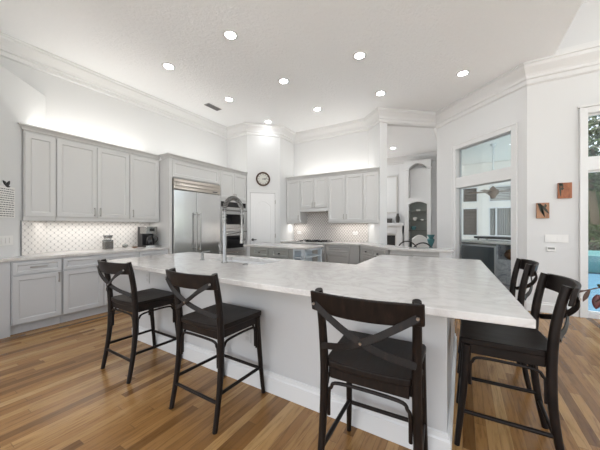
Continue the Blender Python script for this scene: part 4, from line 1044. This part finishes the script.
bm = B(); box(bm, 0.742, 1.52, -0.099, -0.075, 0.06, 0.915); d = obj('door', bm, WICK, t, 0.006)
bm = B(); box(bm, 0.707, 0.74, -0.099, -0.085, 0.03, 0.945); box(bm, 0.74, 1.545, -0.099, -0.085, 0.918, 0.945); obj('frame_trim', bm, mat('pale_steel', (0.62, 0.64, 0.66), 0.4), t)
bm = B(); cyl(bm, (1.47, -0.05, 0.30), (1.47, -0.05, 0.80), 0.010, 10); obj('handle', bm, CHROME, d)
t = thing('bronze_pot', 'round bronze pot in the niche under the outdoor counter', 'pot', (0.842 + 0.11 - 0.53 / r2 + 0.24 / r2, 5.34 + 0.11 + 0.53 / r2 + 0.24 / r2, 0.7005))
bm = B(); lathe(bm, [(0, 0), (0.07, 0), (0.115, 0.055), (0.115, 0.10), (0.09, 0.14), (0.10, 0.15), (0.08, 0.15), (0, 0.12)], seg=22); obj('body', bm, BRONZE, t, smooth=True)
bm = B(); lathe(bm, [(0, 0.152), (0.08, 0.152), (0.05, 0.175), (0.015, 0.185), (0.02, 0.205), (0, 0.21)], seg=18); obj('lid', bm, mat('brass', (0.5, 0.32, 0.12), 0.3, 0.9), t, smooth=True)
t = thing('griddle', 'long flat black griddle lying on the outdoor counter', 'griddle', (0.842 + 0.11 - 0.88 / r2 + 0.40 / r2, 5.34 + 0.11 + 0.88 / r2 + 0.40 / r2, 1.0105), WW['rz'])
bm = B(); box(bm, -0.44, 0.44, -0.16, 0.16, 0.03, 0.075); obj('plate', bm, BLACK, t, 0.004)
for x, y in ((-0.38, -0.11), (0.38, -0.11), (-0.38, 0.11), (0.38, 0.11)):
    bm = B(); cyl(bm, (x, y, 0), (x, y, 0.03), 0.014, 10); obj('foot', bm, BLACK, t)

# ------------------------------------------------------------------ garden and pool beyond the glass door
bm = B(); box(bm, 1.42, 45, 14.0, 60, -0.4, -0.2); box(bm, 9.2, 45, 5.3, 14.0, -0.4, -0.2); struct('lawn', bm, LAWN)
bm = B(); box(bm, -30, 45, -30, -3.02, -0.4, -0.15); box(bm, 4.32, 45, -3.02, 5.29, -0.4, -0.15); box(bm, -40, -5.28, -3.02, 60, -0.4, -0.15); box(bm, -5.28, 1.42, 11.2, 60, -0.4, -0.2); struct('bounce_ground', bm, BOUNCE)  # unseen pale ground added to bounce daylight into the rooms
bm = B()
box(bm, 1.43, 9.2, 5.48, 5.52, -0.19, -0.02); box(bm, 1.43, 9.2, 13.6, 14.0, -0.19, -0.02); box(bm, 1.43, 1.55, 5.52, 13.6, -0.19, -0.02); box(bm, 8.9, 9.2, 5.52, 13.6, -0.19, -0.02)
struct('pool_coping', bm, STONE)
bm = B(); box(bm, 1.55, 8.9, 5.52, 13.6, -0.19, -0.09); o = struct('pool_water', bm, WATER)
_n, _l, _b = nodes(WATER); bump(WATER, noise(WATER, coords(WATER), 3.5, 3), 0.15, 0.05)
bm = B(); box(bm, 2.4, 7.6, 11.2, 13.58, -0.085, 0.42); tag(obj('raised_spa', bm, TEALT, None, 0.02), 'raised teal-tiled spa at the far side of the pool', 'spa')
def foliage(bm, c, r, n, s):
    for _ in range(n):
        while True:
            v = Vector((random.uniform(-1, 1), random.uniform(-1, 1), random.uniform(-1, 1)))
            if 0.3 < v.length < 1: break
        p = Vector((c[0] + v.x * r[0], c[1] + v.y * r[1], c[2] + v.z * r[2]))
        a = Vector((random.gauss(0, 1), random.gauss(0, 1), random.gauss(0, 1))).normalized(); b = a.orthogonal().normalized()
        k = s * random.uniform(0.6, 1.4)
        bm.faces.new([bm.verts.new(p + a * k), bm.verts.new(p + b * k * 0.45), bm.verts.new(p - a * k), bm.verts.new(p - b * k * 0.45)])
for lab, x, y, hh, r in (('broad green garden tree behind the pool seen through the glass door', 5.4, 18.6, 5.2, 2.3), ('darker garden tree to the right beyond the pool', 10.2, 21.5, 4.2, 2.3), ('garden tree to the left beyond the pool, mostly hidden by the wall', 1.2, 22.0, 4.0, 2.0)):
    t = thing('garden_tree', lab, 'tree', (x, y, -0.2), 0, 'garden trees beyond the pool')
    bm = B(); sweep(bm, spline([(0, 0, 0), (0.1, 0.05, hh * 0.35), (-0.1, 0, hh * 0.7), (0, 0, hh)], 5), circ(0.16, 10), up=(0, 1, 0)); obj('trunk', bm, BARK, t, smooth=True)
    bm = B(); foliage(bm, (0, 0, hh), (r, r, r * 0.9), 2600, 0.17); obj('crown', bm, LEAF, t)
for lab, x, y, r in (('rounded green shrub on the lawn behind the pool', 5.0, 17.0, 0.9), ('rounded green shrub right of the first, behind the pool', 6.9, 17.4, 1.0), ('green shrub left of the others behind the pool', 3.2, 17.2, 0.8)):
    t = thing('garden_shrub', lab, 'shrub', (x, y, -0.2), 0, 'garden shrubs behind the pool')
    bm = B(); cyl(bm, (0, 0, 0), (0, 0, r), 0.05, 8); obj('stem', bm, BARK, t)
    bm = B(); foliage(bm, (0, 0, r * 0.95), (r, r, r * 0.9), 700, 0.11); obj('foliage', bm, LEAF, t)

t = thing('garden_hedge', 'tall dense green hedge closing the garden behind the trees', 'hedge', (6.0, 25.5, -0.2))
bm = B()
for x in range(-5, 9): cyl(bm, (x, 0, 0), (x, 0, 3.0), 0.08, 8)
obj('stems', bm, BARK, t)
bm = B(); box(bm, -6, 9, -0.5, 0.5, 0.2, 4.6)
for _ in range(4500):
    p = Vector((random.uniform(-6.2, 9.2), random.uniform(-0.85, 0.6), random.uniform(0.0, 5.1)))
    a = Vector((random.gauss(0, 1), random.gauss(0, 1), random.gauss(0, 1))).normalized(); b = a.orthogonal().normalized(); k = random.uniform(0.1, 0.26)
    bm.faces.new([bm.verts.new(p + a * k), bm.verts.new(p + b * k * 0.5), bm.verts.new(p - a * k), bm.verts.new(p - b * k * 0.5)])
obj('foliage', bm, LEAF, t)
